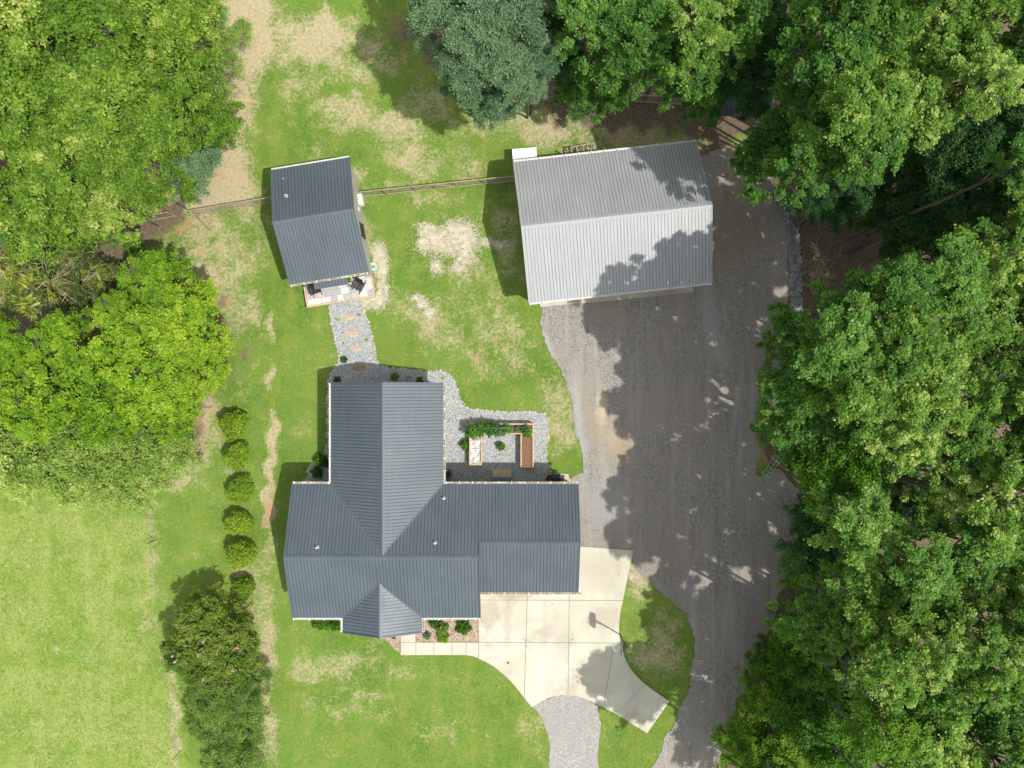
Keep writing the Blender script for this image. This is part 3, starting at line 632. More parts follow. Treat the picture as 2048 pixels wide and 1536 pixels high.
# openings
for x, y in [(-13.5, -7.35), (.9, -7.35), (3.1, -7.35)]: window(house, (x, y, 1.6), R(90))
for x in (-13.3, -4.9): window(house, (x, -15.82, 1.6), R(-90), 1.5)
window(house, (-14.88, -10, 1.6), R(180)); window(house, (-14.88, -13.4, 1.6), R(180)); window(house, (-12.15, -3.5, 1.6), R(180), 1.4); window(house, (-5.16, -3.0, 1.6), R(0), 1.4)
window(house, (-8.655, -.33, 1.6), R(90), 1.8); window(house, (4.24, -10.7, 1.6), R(0))
door(house, (-8.98, -15.82, .15), R(-90)); door(house, (-.8, -7.352, .3), R(90))
for x in (-.95, 2.45): door(house, (x, -14.06, .02), R(-90), 2.7, 2.2, 'white')
for x in (pW+.35, pE-.35): MB().b2(x-.08, x+.08, -17.05, -16.89, .1, 3.2).build('porch_post', M['white'], house)
MB().b2(-11.5, -6.5, -17.1, -15.83, 0, .15).build('porch_floor', M['walk'], house)
MB().poly([(pW+.2, -17.0, 3.2), (pE-.2, -17.0, 3.2), (pX, -17.0, 4.18)], [(0, 1, 2)]).poly([(pW+.2, -16.9, 3.2), (pE-.2, -16.9, 3.2), (pX, -16.9, 4.18)], [(2, 1, 0)]).build('porch_gable', M['siding'], house)
# back door awning + landing
aw = slope('awning', [(-1.58, -7.34, 2.72), (-1.58, -6.56, 2.48), (-.02, -6.56, 2.48), (-.02, -7.34, 2.72)], M['charcoal'], M['charcoal_rib'], house, (0, 1), off=.05)
MB().b2(-1.44, -.04, -7.34, -6.36, 0.02, .4).b2(-1.44, -.04, -6.36, -6.30, .02, .2).build('landing', M['wood'], house, bevel=.01)
for x, y in [(4.16, -7.25), (-14.8, -7.25), (-2.62, -15.92)]: MB().b2(x-.04, x+.04, y-.03, y+.05, .05, 3.2).build('downspout', M['white'], house)
rebase(house)

# ---- barn
bc = (6.96, 11.2); ba = R(6.4); barn = thing('barn', (*bc, 0), ba); barn_ref[0] = barn
tag(barn, 'grey barn with galvanised ribbed metal roof half shaded by trees, beside the gravel drive', 'barn')
bx, by, bE, bR = 6.365, 4.9, 3.4, 5.3
gable_body('wall', -bx+.2, bx-.2, -by+.45, by-.35, 3.25, 5.12, 'x', barn, M['siding'])
slope('roof', [(-bx, 0, bR), (-bx, -by, bE), (bx, -by, bE), (bx, 0, bR)], M['galv'], M['galv_rib'], barn, (0, -1))
slope('roof', [(-bx, by, bE), (-bx, 0, bR), (bx, 0, bR), (bx, by, bE)], M['galv'], M['galv_rib'], barn, (0, 1))
capbar('ridge_cap', (-bx, 0, bR), (bx, 0, bR), barn, M['galv'], .42)
for sx in (-1, 1):
    for sy in (-1, 1): rake((sx*bx, sy*by, bE), (sx*bx, 0, bR), barn)
gutter((-bx, -by), (bx, -by), (0, -1), barn, bE, seed=11, litter=False); gutter((-bx, by), (bx, by), (0, 1), barn, bE, seed=12, litter=False)
for x in (-4.2, -.9, 2.4): door(barn, (x, -by+.45, .05), R(-90), 2.7, 2.4, 'white')
door(barn, (5.2, -by+.45, .05), R(-90), .95, 2.05, 'white')
window(barn, (-bx+.2, 1.5, 1.7), R(180)); window(barn, (bx-.2, 1.5, 1.7), R(0)); window(barn, (2, by-.35, 1.7), R(90))

# ---- shed (guest cabin)
sc_ = (-13.37, 11.34); sa = R(9.3); shed = thing('shed', (*sc_, 0), sa)
tag(shed, 'small outbuilding with charcoal metal gable roof and paved front deck', 'shed')
hx, hy, sE, sR = 2.745, 4.035, 3.2, 4.8
gable_body('wall', -2.5, 2.5, -3.72, 3.72, 3.02, 4.62, 'x', shed, M['siding'])
slope('roof', [(-hx, 0, sR), (-hx, -hy, sE), (hx, -hy, sE), (hx, 0, sR)], M['charcoal'], M['charcoal_rib'], shed, (0, -1))
slope('roof', [(-hx, hy, sE), (-hx, 0, sR), (hx, 0, sR), (hx, hy, sE)], M['charcoal'], M['charcoal_rib'], shed, (0, 1))
capbar('ridge_cap', (-hx, 0, sR), (hx, 0, sR), shed, M['charcoal'], .34)
for sx in (-1, 1):
    for sy in (-1, 1): rake((sx*hx, sy*hy, sE), (sx*hx, 0, sR), shed)
gutter((-hx, -hy), (hx, -hy), (0, -1), shed, sE, mat='trim', seed=21)
MB().b2(-hx, hx, hy+.01, hy+.12, sE-.14, sE-.01).build('fascia', M['trim'], shed)
x, y = W(573, 392, 4.1); lx, ly = rot2(x-sc_[0], y-sc_[1], -sa); vent(shed, lx, ly, sR-abs(ly)*(sR-sE)/hy)
x, y = W(566.5, 357, 3.7); lx, ly = rot2(x-sc_[0], y-sc_[1], -sa); MB().tube([(lx, ly, 3.5), (lx, ly, 3.75)], .03, 8).build('vent_stub', M['pipe'], shed)
window(shed, (2.5, -.75, 1.7), 0, .95, .75, framem='black'); window(shed, (-2.5, 0, 1.6), R(180), 1, 1, framem='black')
door(shed, (-.1, -3.72, .32), R(-90), 1.5, 2.05, 'glass', False)
slope('awning', [(-1.3, -3.74, 2.66), (-1.3, -4.52, 2.42), (1.08, -4.52, 2.42), (1.08, -3.74, 2.66)], M['charcoal'], M['charcoal_rib'], shed, (0, -1))
MB().b2(2.5, 2.82, 1.25, 2.05, .5, 1.15).build('heat_pump', M['white'], shed, bevel=.02)
MB().b2(2.5, 2.56, .7, 1.0, 1.2, 1.6).build('meter_box', M['white'], shed)
# deck
deck = MB()
pav = []; rr = random.Random(4); tiles = MB()
mats_p = [basic('paver_'+k, c, tuple(v*1.12 for v in c), 2, .85) for k, c in (('grey', (.33, .33, .34)), ('light', (.46, .45, .43)), ('pale', (.56, .54, .49)), ('pink', (.43, .36, .33)))]
y = -5.24; row = 0
while y < -3.75:
    x = -2.55-(.3 if row % 2 else 0)
    while x < 2.36:
        w_ = rr.choice((.45, .6, .6, .75)); x0, x1 = max(x, -2.53), min(x+w_, 2.36)
        if x1-x0 > .05: tiles.b2(x0+.012, x1-.012, y+.012, min(y+.45, -3.74)-.012, .2, .285, rr.choice((0, 0, 0, 1, 1, 2, 3)) if row else rr.choice((0, 1, 2, 2, 3)))
        x += w_
    y += .45; row += 1
dk = MB().b2(-2.62, 2.45, -5.32, -3.73, .0, .25).build('deck', M['apron'], shed)
tiles.build('paver_tiles', mats_p, dk)
db = MB(); db.b2(-2.64, 2.47, -5.36, -5.25, .02, .31).b2(2.37, 2.47, -5.25, -3.74, .02, .31).b2(-2.64, -2.54, -5.25, -3.74, .02, .31); db.build('deck_border', M['wood'], dk)
MB().tube([(-2.62, -3.98, 3.05), (-2.55, -3.85, 2.9), (-2.55, -3.8, .3), (-2.72, -4.2, .12), (-2.75, -5.3, .08)], .045, 8).build('downspout', M['darkmetal'], shed)
def shed_w(lx, ly): a = rot2(lx, ly, sa); return (sc_[0]+a[0], sc_[1]+a[1])

# ---- chairs on the deck
def make_chair():
    t = thing('rocking_chair', (0, 0, 0)); s_ = MB(); b = MB()
    for i in range(5): s_.box((0, -.26+.12*i, .40-.015*i), (.56, .1, .025), 0, 0, R(-5))
    s_.build('seat', M['black'], t)
    for i in range(5): b.box((-.23+.115*i, .37, .76), (.095, .025, .80), 0, 0, R(-14))
    b.box((0, .45, 1.08), (.6, .035, .08), 0, 0, R(-14)); b.box((0, .31, .5), (.58, .03, .07), 0, 0, R(-14)); b.build('backrest', M['black'], t)
    for sx in (-1, 1):
        MB().box((sx*.345, .0, .62), (.13, .74, .028), 0).build('armrest', M['black'], t, bevel=.01)
        MB().box((sx*.31, -.27, .36), (.05, .06, .52)).build('leg', M['black'], t); MB().box((sx*.31, .26, .36), (.05, .06, .52)).build('leg', M['black'], t)
        pts = [(sx*.31, -.5+.1*k, .03+.13*((k-5)/5.5)**2) for k in range(12)]
        MB().tube(pts, .025, 6).build('rocker', M['black'], t)
    return t
ch1 = make_chair(); ch1.location = (*W(716, 571, .7), .3); ch1.rotation_euler.z = R(-28)
tag(ch1, 'black slatted rocking chair beside the flower pot on the deck', 'chair', 'rocking chairs on the small deck')
ch2 = ch1.copy(); scene.collection.objects.link(ch2)
for c in ch1.children:
    d = c.copy(); scene.collection.objects.link(d); d.parent = ch2
ch2.location = (*W(630, 579, .7), .3); ch2.rotation_euler.z = R(20); tag(ch2, 'black slatted rocking chair at the left end of the deck, partly under the awning', 'chair')
# pot plant, hose
def tuft_mesh(n, R_, h, lsz, seed=0, flat=.6, up=.5, spiky=False):
    r = np.random.default_rng(seed)
    d = r.normal(size=(n, 3)); d /= np.linalg.norm(d, axis=1)[:, None]; d[:, 2] = np.abs(d[:, 2])
    rad = r.uniform(.35, 1, n)**.6
    c = d*np.array([R_, R_, h])*rad[:, None]
    c[:, :2] *= (1+.18*np.sin(np.arctan2(d[:, 1], d[:, 0])*5+seed))[:, None]
    return c
def leaf_cloud(c, size, r, updir=.7, elong=1.7, outward=None, curl=.0):
    n = len(c)
    nrm = r.normal(size=(n, 3))*.55; nrm[:, 2] += updir
    if outward is not None: nrm += outward*.35
    nrm /= np.linalg.norm(nrm, axis=1)[:, None]
    a = r.normal(size=(n, 3)); a -= (a*nrm).sum(1)[:, None]*nrm; a /= np.linalg.norm(a, axis=1)[:, None]
    b = np.cross(nrm, a); s_ = size*r.uniform(.65, 1.35, n)[:, None]
    v = np.stack([c-a*s_*elong*.5, c+b*s_*.5+a*s_*.05, c+a*s_*elong*.5-nrm*s_*.15, c-b*s_*.5+a*s_*.05], 1).reshape(-1, 3)
    f = np.arange(4*n).reshape(-1, 4); return v, f
def leafobj(name, c, size, mat, parent, seed=0, updir=.7, elong=1.7, outward=None, loc=None):
    r = np.random.default_rng(seed+99); v, f = leaf_cloud(c, size, r, updir, elong, outward); me = npmesh(name, v, f)
    fattr(me, 'tint', 'FACE', np.clip(r.normal(.5, .26, len(c)), 0, 1)); return link(name, me, [mat], parent, loc)
def plant(name, px, py, Rr, hgt, mat, label, cat='plant', n=260, size=.07, seed=0, group=None, stem=True, h0=0, z0=0, elong=2.2, updir=.5):
    x, y = W(px, py, h0); t = thing(name, (x, y, z0)); tag(t, label, cat, group)
    c = tuft_mesh(n, Rr, hgt, size, seed); leafobj('foliage', c, size, mat, t, seed, updir, elong)
    if stem:
        m = MB(); r = random.Random(seed)
        for i in range(5):
            a = r.uniform(0, 6.28); m.tube([(0, 0, -.02), (math.cos(a)*Rr*.3, math.sin(a)*Rr*.3, hgt*.45), (math.cos(a)*Rr*.6, math.sin(a)*Rr*.6, hgt*.8)], [.02, .014, .006], 5)
        m.build('stem', M['bark'], t)
    return t
x, y = W(698, 560, .7); pt_ = thing('flower_pot', (x, y, .3)); tag(pt_, 'round white flower pot with a green plant beside a rocking chair', 'flower pot')
MB().lathe((0, 0, 0), [(.12, 0), (.2, .02), (.25, .36), (.27, .36), (.27, .40), (.22, .40), (.21, .34)], 20).build('pot', M['white'], pt_, smooth=False)
leafobj('foliage', tuft_mesh(180, .2, .25, .05, 5)+np.array([0, 0, .36]), .06, L['box'], pt_, 5)
x, y = W(745.5, 533, .2); hz = thing('garden_hose', (x, y, .02)); tag(hz, 'coiled pale green garden hose by the wall of the small outbuilding', 'hose')
m = MB(); pts = []
for i in range(220):
    a = i*.22; pts.append((math.cos(a)*(.08+.0009*i)*1.15, math.sin(a)*(.08+.0009*i)*1.15, .02+.03*math.sin(i*.9)+.1*(i/220)))
pts += [(.1, -.3, .1), (.02, -.42, .03), (-.1, -.48, .02)]; m.tube(pts, .016, 6); m.build('hose', M['hose'], hz, smooth=True)

# ---- raised beds
def wall_box(mb, x0, x1, y0, y1, z, t=.09, mi=0):
    mb.b2(x0, x1, y1-t, y1, 0, z, mi); mb.b2(x0, x1, y0, y0+t, 0, z, mi); mb.b2(x0, x0+t, y0+t, y1-t, 0, z, mi); mb.b2(x1-t, x1, y0+t, y1-t, 0, z, mi)
def bed(nm, x0, x1, y0, y1, z, label):
    t = thing('raised_bed', ((x0+x1)/2, (y0+y1)/2, 0)); tag(t, label, 'garden bed', 'timber raised beds behind the house'); cx, cy = (x0+x1)/2, (y0+y1)/2
    m = MB(); wall_box(m, x0-cx, x1-cx, y0-cy, y1-cy, z); m.build('frame', M['wood'], t, bevel=.008); return t, cx, cy
t, cx, cy = bed('a', -3.13, -2.19, -5.93, -3.62, .75, 'raised bed with a pale fabric cover stretched inside its timber frame')
bm = bmesh.new(); g = bmesh.ops.create_grid(bm, x_segments=14, y_segments=34, size=.5)
for v in bm.verts: v.co.x *= .76; v.co.y *= 2.12; v.co.z = .60+.03*math.sin(v.co.x*14+v.co.y*5)+.05*math.sin(v.co.y*4.1)+.035*math.sin(v.co.x*9-v.co.y*11)
me = bpy.data.meshes.new('row_cover'); bm.to_mesh(me); bm.free(); link('row_cover', me, [M['fabric']], t)
m = MB()
for yy in (-.98, .02, .62): MB().box((0, yy, .71), (.78, .05, .03), R(2)).build('batten', M['white'], t)
t, cx, cy = bed('b', .62, 1.58, -6.1, -3.66, .75, 'raised bed filled with bare reddish brown soil')
def soil(t, hx, hy, z):
    bm = bmesh.new(); bmesh.ops.create_grid(bm, x_segments=24, y_segments=40, size=1)
    for v in bm.verts: v.co.x *= hx; v.co.y *= hy; v.co.z = z+random.uniform(-.02, .02)
    me = bpy.data.meshes.new('soil'); bm.to_mesh(me); bm.free(); link('soil', me, [M['soil']], t)
soil(t, .39, 1.13, .64); m = MB()
for sx in (-.17, .1): m.tube([(sx, .98, .6), (sx, .98, .8)], .02, 6)
m.build('stake', M['white'], t)
t, cx, cy = bed('c', -3.13, 1.58, -3.655, -2.88, .75, 'long raised bed crowded with tomato greenery along the gravel yard'); soil(t, 2.27, .3, .64)
m = MB(); m.box((1.95, 0.05, .74), (.5, .05, .05), R(-35)); m.build('brace', M['oldwood'], t)
m = MB()
for xx in (-2.1, -1.4, -.7, 0, .6): m.tube([(xx, .1, .6), (xx, .1, 1.55)], .012, 5)
for zz in (.95, 1.25, 1.5): m.tube([(-2.1, .1, zz), (.6, .1, zz)], .006, 4)
m.build('trellis', M['green_paint'], t)
for i, (px, py, r_, h_, mt, lb) in enumerate([(946, 862, .62, 1.0, 'wood', 'tall leafy vegetable plant at the left corner of the raised beds'), (962, 858, .58, 1.0, 'wood', 'leafy vegetable plant second from the left in the long raised bed'), (980, 858, .58, .95, 'wood', 'leafy vegetable plant in the middle of the long raised bed'),
      (998, 861, .52, .85, 'grey', 'dusty green vegetable plant fourth along the long raised bed'), (1014, 858, .40, .7, 'wood', 'smaller green plant beside the bare soil of the long raised bed'), (1034, 857, .22, .3, 'grey', 'little grey green seedling in the long raised bed'),
      (1049, 858, .33, .5, 'dark', 'dark leaved plant near the right corner of the raised beds'), (1054, 866, .36, .55, 'vivid', 'bright green plant spilling over the right corner of the raised beds')]):
    plant('vegetable_plant', px, py, r_, h_, L[mt], lb, 'plant', int(900*r_), .085, 40+i, 'plants in the raised beds', h0=1.0, z0=.62)
plant('shrub', 931, 890, .42, .75, L['wood'], 'green shrub against the outer side of the fabric covered raised bed', 'shrub', 380, .08, 61, h0=.4)
t = plant('potted_plant', 1003, 894, .32, .42, L['vivid'], 'round green plant in a brown pot at the centre of the gravel courtyard', 'potted plant', 300, .06, 62, h0=.6, z0=.32)
MB().lathe((0, 0, -.3), [(.14, 0), (.2, .28), (.22, .28), (.22, .33), (.17, .33)], 16).build('pot', M['terracotta'], t)

# ---- back yard bits
gr = thing('barbecue_grill', (3.2, -6.82, .06)); tag(gr, 'black lidded barbecue grill on the small concrete pad behind the house', 'grill')
m = MB()
for i in range(9):
    pass
prof = [(-.26, .72), (-.26, .9), (-.2, 1.02), (-.07, 1.08), (.07, 1.08), (.2, 1.02), (.26, .9), (.26, .72)]
m.poly([(-.33, a, b) for a, b in prof]+[(.33, a, b) for a, b in prof], [tuple(range(8)), tuple(reversed(range(8, 16)))]+[(i+8, (i+1) % 8+8, (i+1) % 8, i) for i in range(8)]); m.build('lid', M['black'], gr, bevel=.015)
MB().b2(-.3, .3, -.23, .23, .08, .7).build('cabinet', M['darkmetal'], gr)
for sx in (-1, 1): MB().b2(sx*.35, sx*.62, -.2, .2, .78, .82).build('side_shelf', M['darkmetal'], gr)
MB().tube([(-.22, .3, .92), (.22, .3, .92)], .014, 8).build('handle', M['pipe'], gr)
t = thing('bucket', (2.64, -6.98, .06)); tag(t, 'red bucket beside the black grill', 'bucket')
MB().lathe((0, 0, 0), [(.13, 0), (.17, .34), (.155, .34), (.12, .04)], 18).build('pail', M['red'], t); MB().ring((0, 0, .33), .17, .012, 20, 5).build('rim', M['pink'], t)
t = thing('barrel', (-4.72, -6.62, 0)); tag(t, 'dark round barrel in the inner corner behind the house', 'barrel')
MB().lathe((0, 0, 0), [(.25, 0), (.32, .25), (.33, .45), (.29, .75), (.27, .75), (.27, .60)], 22).build('body', M['darkmetal'], t); MB().ring((0, 0, .75), .28, .02, 22, 6).build('rim', M['oldwood'], t)
t = thing('bench', (-14.1, -6.6, 0)); 
t.location = (*W(614.5, 961), 0); tag(t, 'small tan step block at the corner of the gravel bed behind the house', 'step'); t.name = 'garden_step'
MB().b2(-.26, .26, -.1, .1, 0, .16).b2(-.24, .24, .1, .16, 0, .07).build('slab', M['flag'], t, bevel=.02)
t = thing('garden_step', (*W(655, 958), 0)); tag(t, 'tan stone block beside the house wall in the corner bed', 'step'); MB().b2(-.15, .15, -.08, .08, 0, .14).b2(-.1, .1, .08, .13, 0, .06).build('slab', M['flag'], t, bevel=.02)

# white box and timber frames behind the barn
x0, y0 = rot2(-5.42, 5.72, ba); t = thing('storage_box', (bc[0]+x0, bc[1]+y0, 0), ba-R(2)); tag(t, 'white storage box against the back wall of the grey barn', 'storage box')
MB().b2(-.84, .84, -.72, .74, 0, 1.12).build('body', M['white'], t, bevel=.02); MB().b2(-.88, .88, -.76, .80, 1.12, 1.18).build('lid', basic('bright_white_lid', (.8, .8, .8), (.84, .84, .84), 1, .4), t, bevel=.02)
x0, y0 = rot2(-1.1, 5.9, ba); t = thing('timber_frame', (bc[0]+x0, bc[1]+y0, 0), ba+R(4)); tag(t, 'pale open timber frame leaning by the back gutter of the grey barn', 'timber frame', 'timber frames behind the barn')
m = MB()
for x in (-.85, -.45, 0, .35, .85): m.b2(x-.035, x+.035, -.4, .42, .9, .96).b2(x-.035, x+.035, .35, .42, 0, .9)
m.b2(-.88, .88, .42, .49, .88, .96).b2(-.88, .88, -.1, -.04, .96, 1.0); m.build('frame', M['oldwood'], t)
m = MB()
for k in range(3):
    m.tube([(-.6+.5*k, -.3, .85), (-.45+.5*k, .1, .98), (-.25+.5*k, .2, 1.0), (-.1+.5*k, 0, .9)], .03, 6)
m.build('curved_rail', M['oldwood'], t)
x0, y0 = rot2(-2.4, 5.85, ba); t = thing('timber_frame', (bc[0]+x0, bc[1]+y0, 0), ba-R(3)); tag(t, 'smaller whitish timber stand left of the open frame behind the barn', 'timber frame', 'timber frames behind the barn')
m = MB(); m.b2(-.3, -.24, -.3, .35, .7, .76).b2(-.3, .45, -.05, .01, .76, .8).b2(.15, .2, -.3, .3, .7, .76)
for sx in (-.27, .17):
    m.b2(sx-.03, sx+.03, .28, .34, 0, .7); m.b2(sx-.03, sx+.03, -.3, -.24, 0, .7)
m.build('frame', M['palebark'], t)

# ---- basketball hoop
t = thing('basketball_hoop', (8.02, -18.56, 0)); tag(t, 'basketball hoop on a dark pole at the edge of the concrete driveway', 'basketball hoop')
MB().tube([(0, 0, 0), (0, 0, 2.72)], .055, 10).build('pole', M['darkmetal'], t)
for s_ in (-.09, .09): MB().tube([(0, s_*.4, 2.68), (-.2, s_+.06, 2.95), (-.40, s_+.16, 3.15)], .03, 8).build('arm', M['darkmetal'], t)
MB().tube([(0, 0, 2.0), (-.36, .16, 2.98)], .022, 8).build('arm', M['darkmetal'], t)
pr = [(-.52, 2.78), (.52, 2.78), (.56, 3.1), (.5, 3.45), (.33, 3.6), (0, 3.66), (-.33, 3.6), (-.5, 3.45), (-.56, 3.1)]
m = MB(); m.poly([(-.44, .16+a, b) for a, b in pr]+[(-.40, .16+a, b) for a, b in pr], [tuple(reversed(range(9))), tuple(range(9, 18))]+[(i, (i+1) % 9, (i+1) % 9+9, i+9) for i in range(9)]); m.build('backboard', basic('backboard_grey', (.10, .11, .13), (.14, .15, .17), 2, .35), t)
MB().ring((-.74, .16, 3.05), .23, .011, 28, 6).build('rim', M['net'], t)
MB().box((-.47, .16, 3.05), (.1, .12, .06)).build('rim_bracket', M['net'], t)
m = MB()
for i in range(12):
    a0 = 2*math.pi*i/12
    for sgn in (1, -1): m.tube([(-.74+.23*math.cos(a0), .16+.23*math.sin(a0), 3.04), (-.74+.17*math.cos(a0+sgn*.26), .16+.17*math.sin(a0+sgn*.26), 2.85), (-.74+.13*math.cos(a0), .16+.13*math.sin(a0), 2.65)], .006, 4)
m.build('net', M['net'], t)

# ---- fences
def fence(label, pts, h=1.3, braces=(), name='fence', rails=True):
    t = thing(name, (*W(*pts[0]), 0)); o_ = Vector(W(*pts[0])); tag(t, label, 'fence', 'board and wire fences')
    ps = [Vector(W(*p))-o_ for p in pts]
    for p in ps: MB().b2(p.x-.045, p.x+.045, p.y-.045, p.y+.045, 0, h+.05).build('post', M['fencewood'], t)
    for a, b in zip(ps[:-1], ps[1:]):
        for z, wd in ((h, .06), (.1, .04)):
            bar('rail', (a.x, a.y, z), (b.x, b.y, z), wd, .05 if z > 1 else .1, t, M['fencewood'] if z > 1 else M['fencewood'])
        m = MB(); L_ = (b-a).length; u = (b-a)/L_; k = int(L_/.15)
        for i in range(1, k): q_ = a+u*(L_*i/k); m.poly([(q_.x-u.x*.004, q_.y-u.y*.004, .12), (q_.x+u.x*.004, q_.y+u.y*.004, .12), (q_.x+u.x*.004, q_.y+u.y*.004, h), (q_.x-u.x*.004, q_.y-u.y*.004, h)], [(0, 1, 2, 3)])
        for i in range(1, 9):
            z = .12+(h-.12)*i/9; m.tube([(a.x, a.y, z), (b.x, b.y, z)], .005, 4, cap=False)
        m.build('wire_mesh', M['mesh'], t)
    for i, j_, z0, z1 in braces:
        a, b = ps[i], ps[j_]; bar('brace', (a.x, a.y, z0), (b.x, b.y, z1), .06, .06, t, M['fencewood'])
    return t
def lerp2(a, b, f): return (a[0]+(b[0]-a[0])*f, a[1]+(b[1]-a[1])*f)
fa, fb_ = (720, 394.5), (1030, 362)
fence('timber and wire fence running from the small outbuilding to the barn, with braced bays', [lerp2(fa, fb_, f) for f in (0, .175, .365, .495, .625, .81, 1)], braces=[(2, 3, .15, 1.2), (4, 3, .2, 1.22)])
fa, fb_ = (394, 430), (557, 403); fence('timber and wire fence from the open gate to the small outbuilding', [lerp2(fa, fb_, f) for f in (0, .4, .78, 1)])
fence('short timber and wire fence left of the open gate, ending in the trees', [(232, 451), (291, 442.5), (352, 433)])
fence('timber and wire fence half hidden under trees behind the barn', [(1200, 200), (1254, 203), (1325, 207), (1390, 212)])
t = thing('gate', (*W(394, 431), 0)); tag(t, 'open timber and wire gate swung into the yard', 'gate'); a = Vector((0.05, -.05)); b = Vector(W(424, 461))-Vector(W(394, 431)); m = MB()
for z in (.18, 1.28): 
    bar('rail', (a.x, a.y, z), (b.x, b.y, z), .07, .09, t, M['fencewood'])
bar('stile', (a.x, a.y, .18), (a.x+.001, a.y, 1.28), .08, .05, t, M['fencewood']); bar('brace', (a.x, a.y, .2), (b.x, b.y, 1.25), .05, .05, t, M['fencewood'])
MB().b2(b.x-.045, b.x+.045, b.y-.045, b.y+.045, .1, 1.33).build('stile', M['fencewood'], t)
m = MB()
for i in range(1, 9): m.tube([(a.x, a.y, .18+i*.12), (b.x, b.y, .18+i*.12)], .004, 4, cap=False)
m.build('wire_mesh', M['mesh'], t)
# stock fence along the meadow
t = thing('wire_fence', (*W(311.7, 1079.5), 0)); tag(t, 'thin wire stock fence between the meadow and the lawn', 'fence'); o_ = Vector(W(311.7, 1079.5)); m = MB()
ps = [Vector(W(*p))-o_ for p in ((285, 850), (311.7, 1079.5), (361, 1502), (380, 1680))]
for p in ps: MB().tube([(p.x, p.y, 0), (p.x, p.y, 1.25)], .025, 6).build('post', M['darkmetal'], t)
for z in (.3, .6, .9, 1.2):
    for a, b in zip(ps[:-1], ps[1:]): m.tube([(a.x, a.y, z), (b.x, b.y, z)], .003, 4, cap=False)
m.build('wire', M['mesh'], t)

# ---- green steel frames near the drive
def steel_frame(px, py, ang, L_, w_, label, nx_):
    t = thing('steel_frame', (*W(px, py, .3), 0), ang); tag(t, label, 'steel frame', 'green steel frames by the drive'); m = MB()
    for y in (-w_/2, w_/2):
        m.tube([(-L_/2, y, .35), (L_/2-.15, y, .35), (L_/2, y*.5, .32)], .022, 6)
    for i in range(nx_+1): x = -L_/2+L_*.93*i/nx_; m.tube([(x, -w_/2, .35), (x, w_/2, .35)], .02, 6)
    m.tube([(-L_/2, 0, .36), (L_/2, 0, .36)], .018, 6); m.build('frame', M['green_paint'], t)
    m = MB()
    for y in (-w_/2, w_/2):
        for x in (-L_/2+.05, 0, L_/2-.25): m.tube([(x, y, 0), (x, y, .35)], .02, 6)
    m.build('leg', M['green_paint'], t)
steel_frame(1543, 934, R(236), 1.75, .55, 'long green steel frame like a ladder lying at the drive edge', 5)
steel_frame(1590, 929, R(240), .55, .42, 'small pale green steel frame under the edge of the trees', 2)
t = thing('tarp_shelter', (*W(1478, 215), 0), R(5)); tag(t, 'dark blue shelter roof half hidden under the trees behind the barn', 'shelter')
slope('roof', [(-1.7, -1.2, 1.9), (1.7, -1.2, 1.9), (1.7, 1.2, 2.3), (-1.7, 1.2, 2.3)], M['tarp'], M['tarp'], t, (0, -1), sp=.6)
for sx in (-1.6, 1.6):
    for sy in (-1.1, 1.1): MB().tube([(sx, sy, 0), (sx, sy, 1.9)], .04, 8).build('post', M['darkmetal'], t)

# ------------------------------------------------------------------ stones
def rockmesh(name, seed, mat, flat=.6, sub=2):
    bm = bmesh.new(); bmesh.ops.create_icosphere(bm, subdivisions=sub, radius=1); r = random.Random(seed); ph = [r.uniform(0, 6) for _ in range(6)]
    for v in bm.verts:
        k = 1+.16*math.sin(v.co.x*2.6+ph[0])+.14*math.sin(v.co.y*3+ph[1])+.1*math.sin(v.co.z*3+v.co.x*2+ph[2])+r.uniform(-.05, .05)
        v.co *= k; v.co.z *= flat
    me = bpy.data.meshes.new(name); bm.to_mesh(me); bm.free(); me.materials.append(mat); return me
smesh = [rockmesh('edging_stone', i, M['stone'], .6, 1) for i in range(5)]
def along(pts, gap, jit, seed):
    r = random.Random(seed); out = []; rem = 0
    for a, b in zip(pts[:-1], pts[1:]):
        a, b = Vector(a), Vector(b); L_ = (b-a).length; x = rem
        while x < L_:
            p = a.lerp(b, x/L_); out.append((p.x+r.uniform(-jit, jit), p.y+r.uniform(-jit, jit))); x += gap*r.uniform(.75, 1.3)
        rem = x-L_
    return out
edge_a = hgrav_w[30:]           # yard side, from the courtyard round to the path
edge_a = P([(1139, 961), (1134, 947.6), (1104, 945), (1097, 931), (1094.6, 923), (1091, 889), (1096, 882), (1097, 840), (1090, 829), (1068, 823), (1017, 824), (976, 822), (935, 816), (925, 807), (917, 790), (911, 764), (899, 749), (881, 742), (856, 743), (818, 740), (786, 736.5), (763, 731), (754, 722), (750, 698), (745, 675), (737, 650), (729, 626), (725, 608)])
edge_b = P([(657, 612), (661, 632), (665, 655), (669, 675), (674, 696), (679, 719), (669, 736), (661, 750), (656.5, 767), (656, 805), (655, 880), (651, 905), (634, 921), (625, 928), (617, 941), (614.5, 957)])
r = random.Random(5); stones = along(edge_a, .20, .05, 1)+along(edge_b, .19, .05, 2)
stones = [s for s in stones if r.random() < .93][:290]
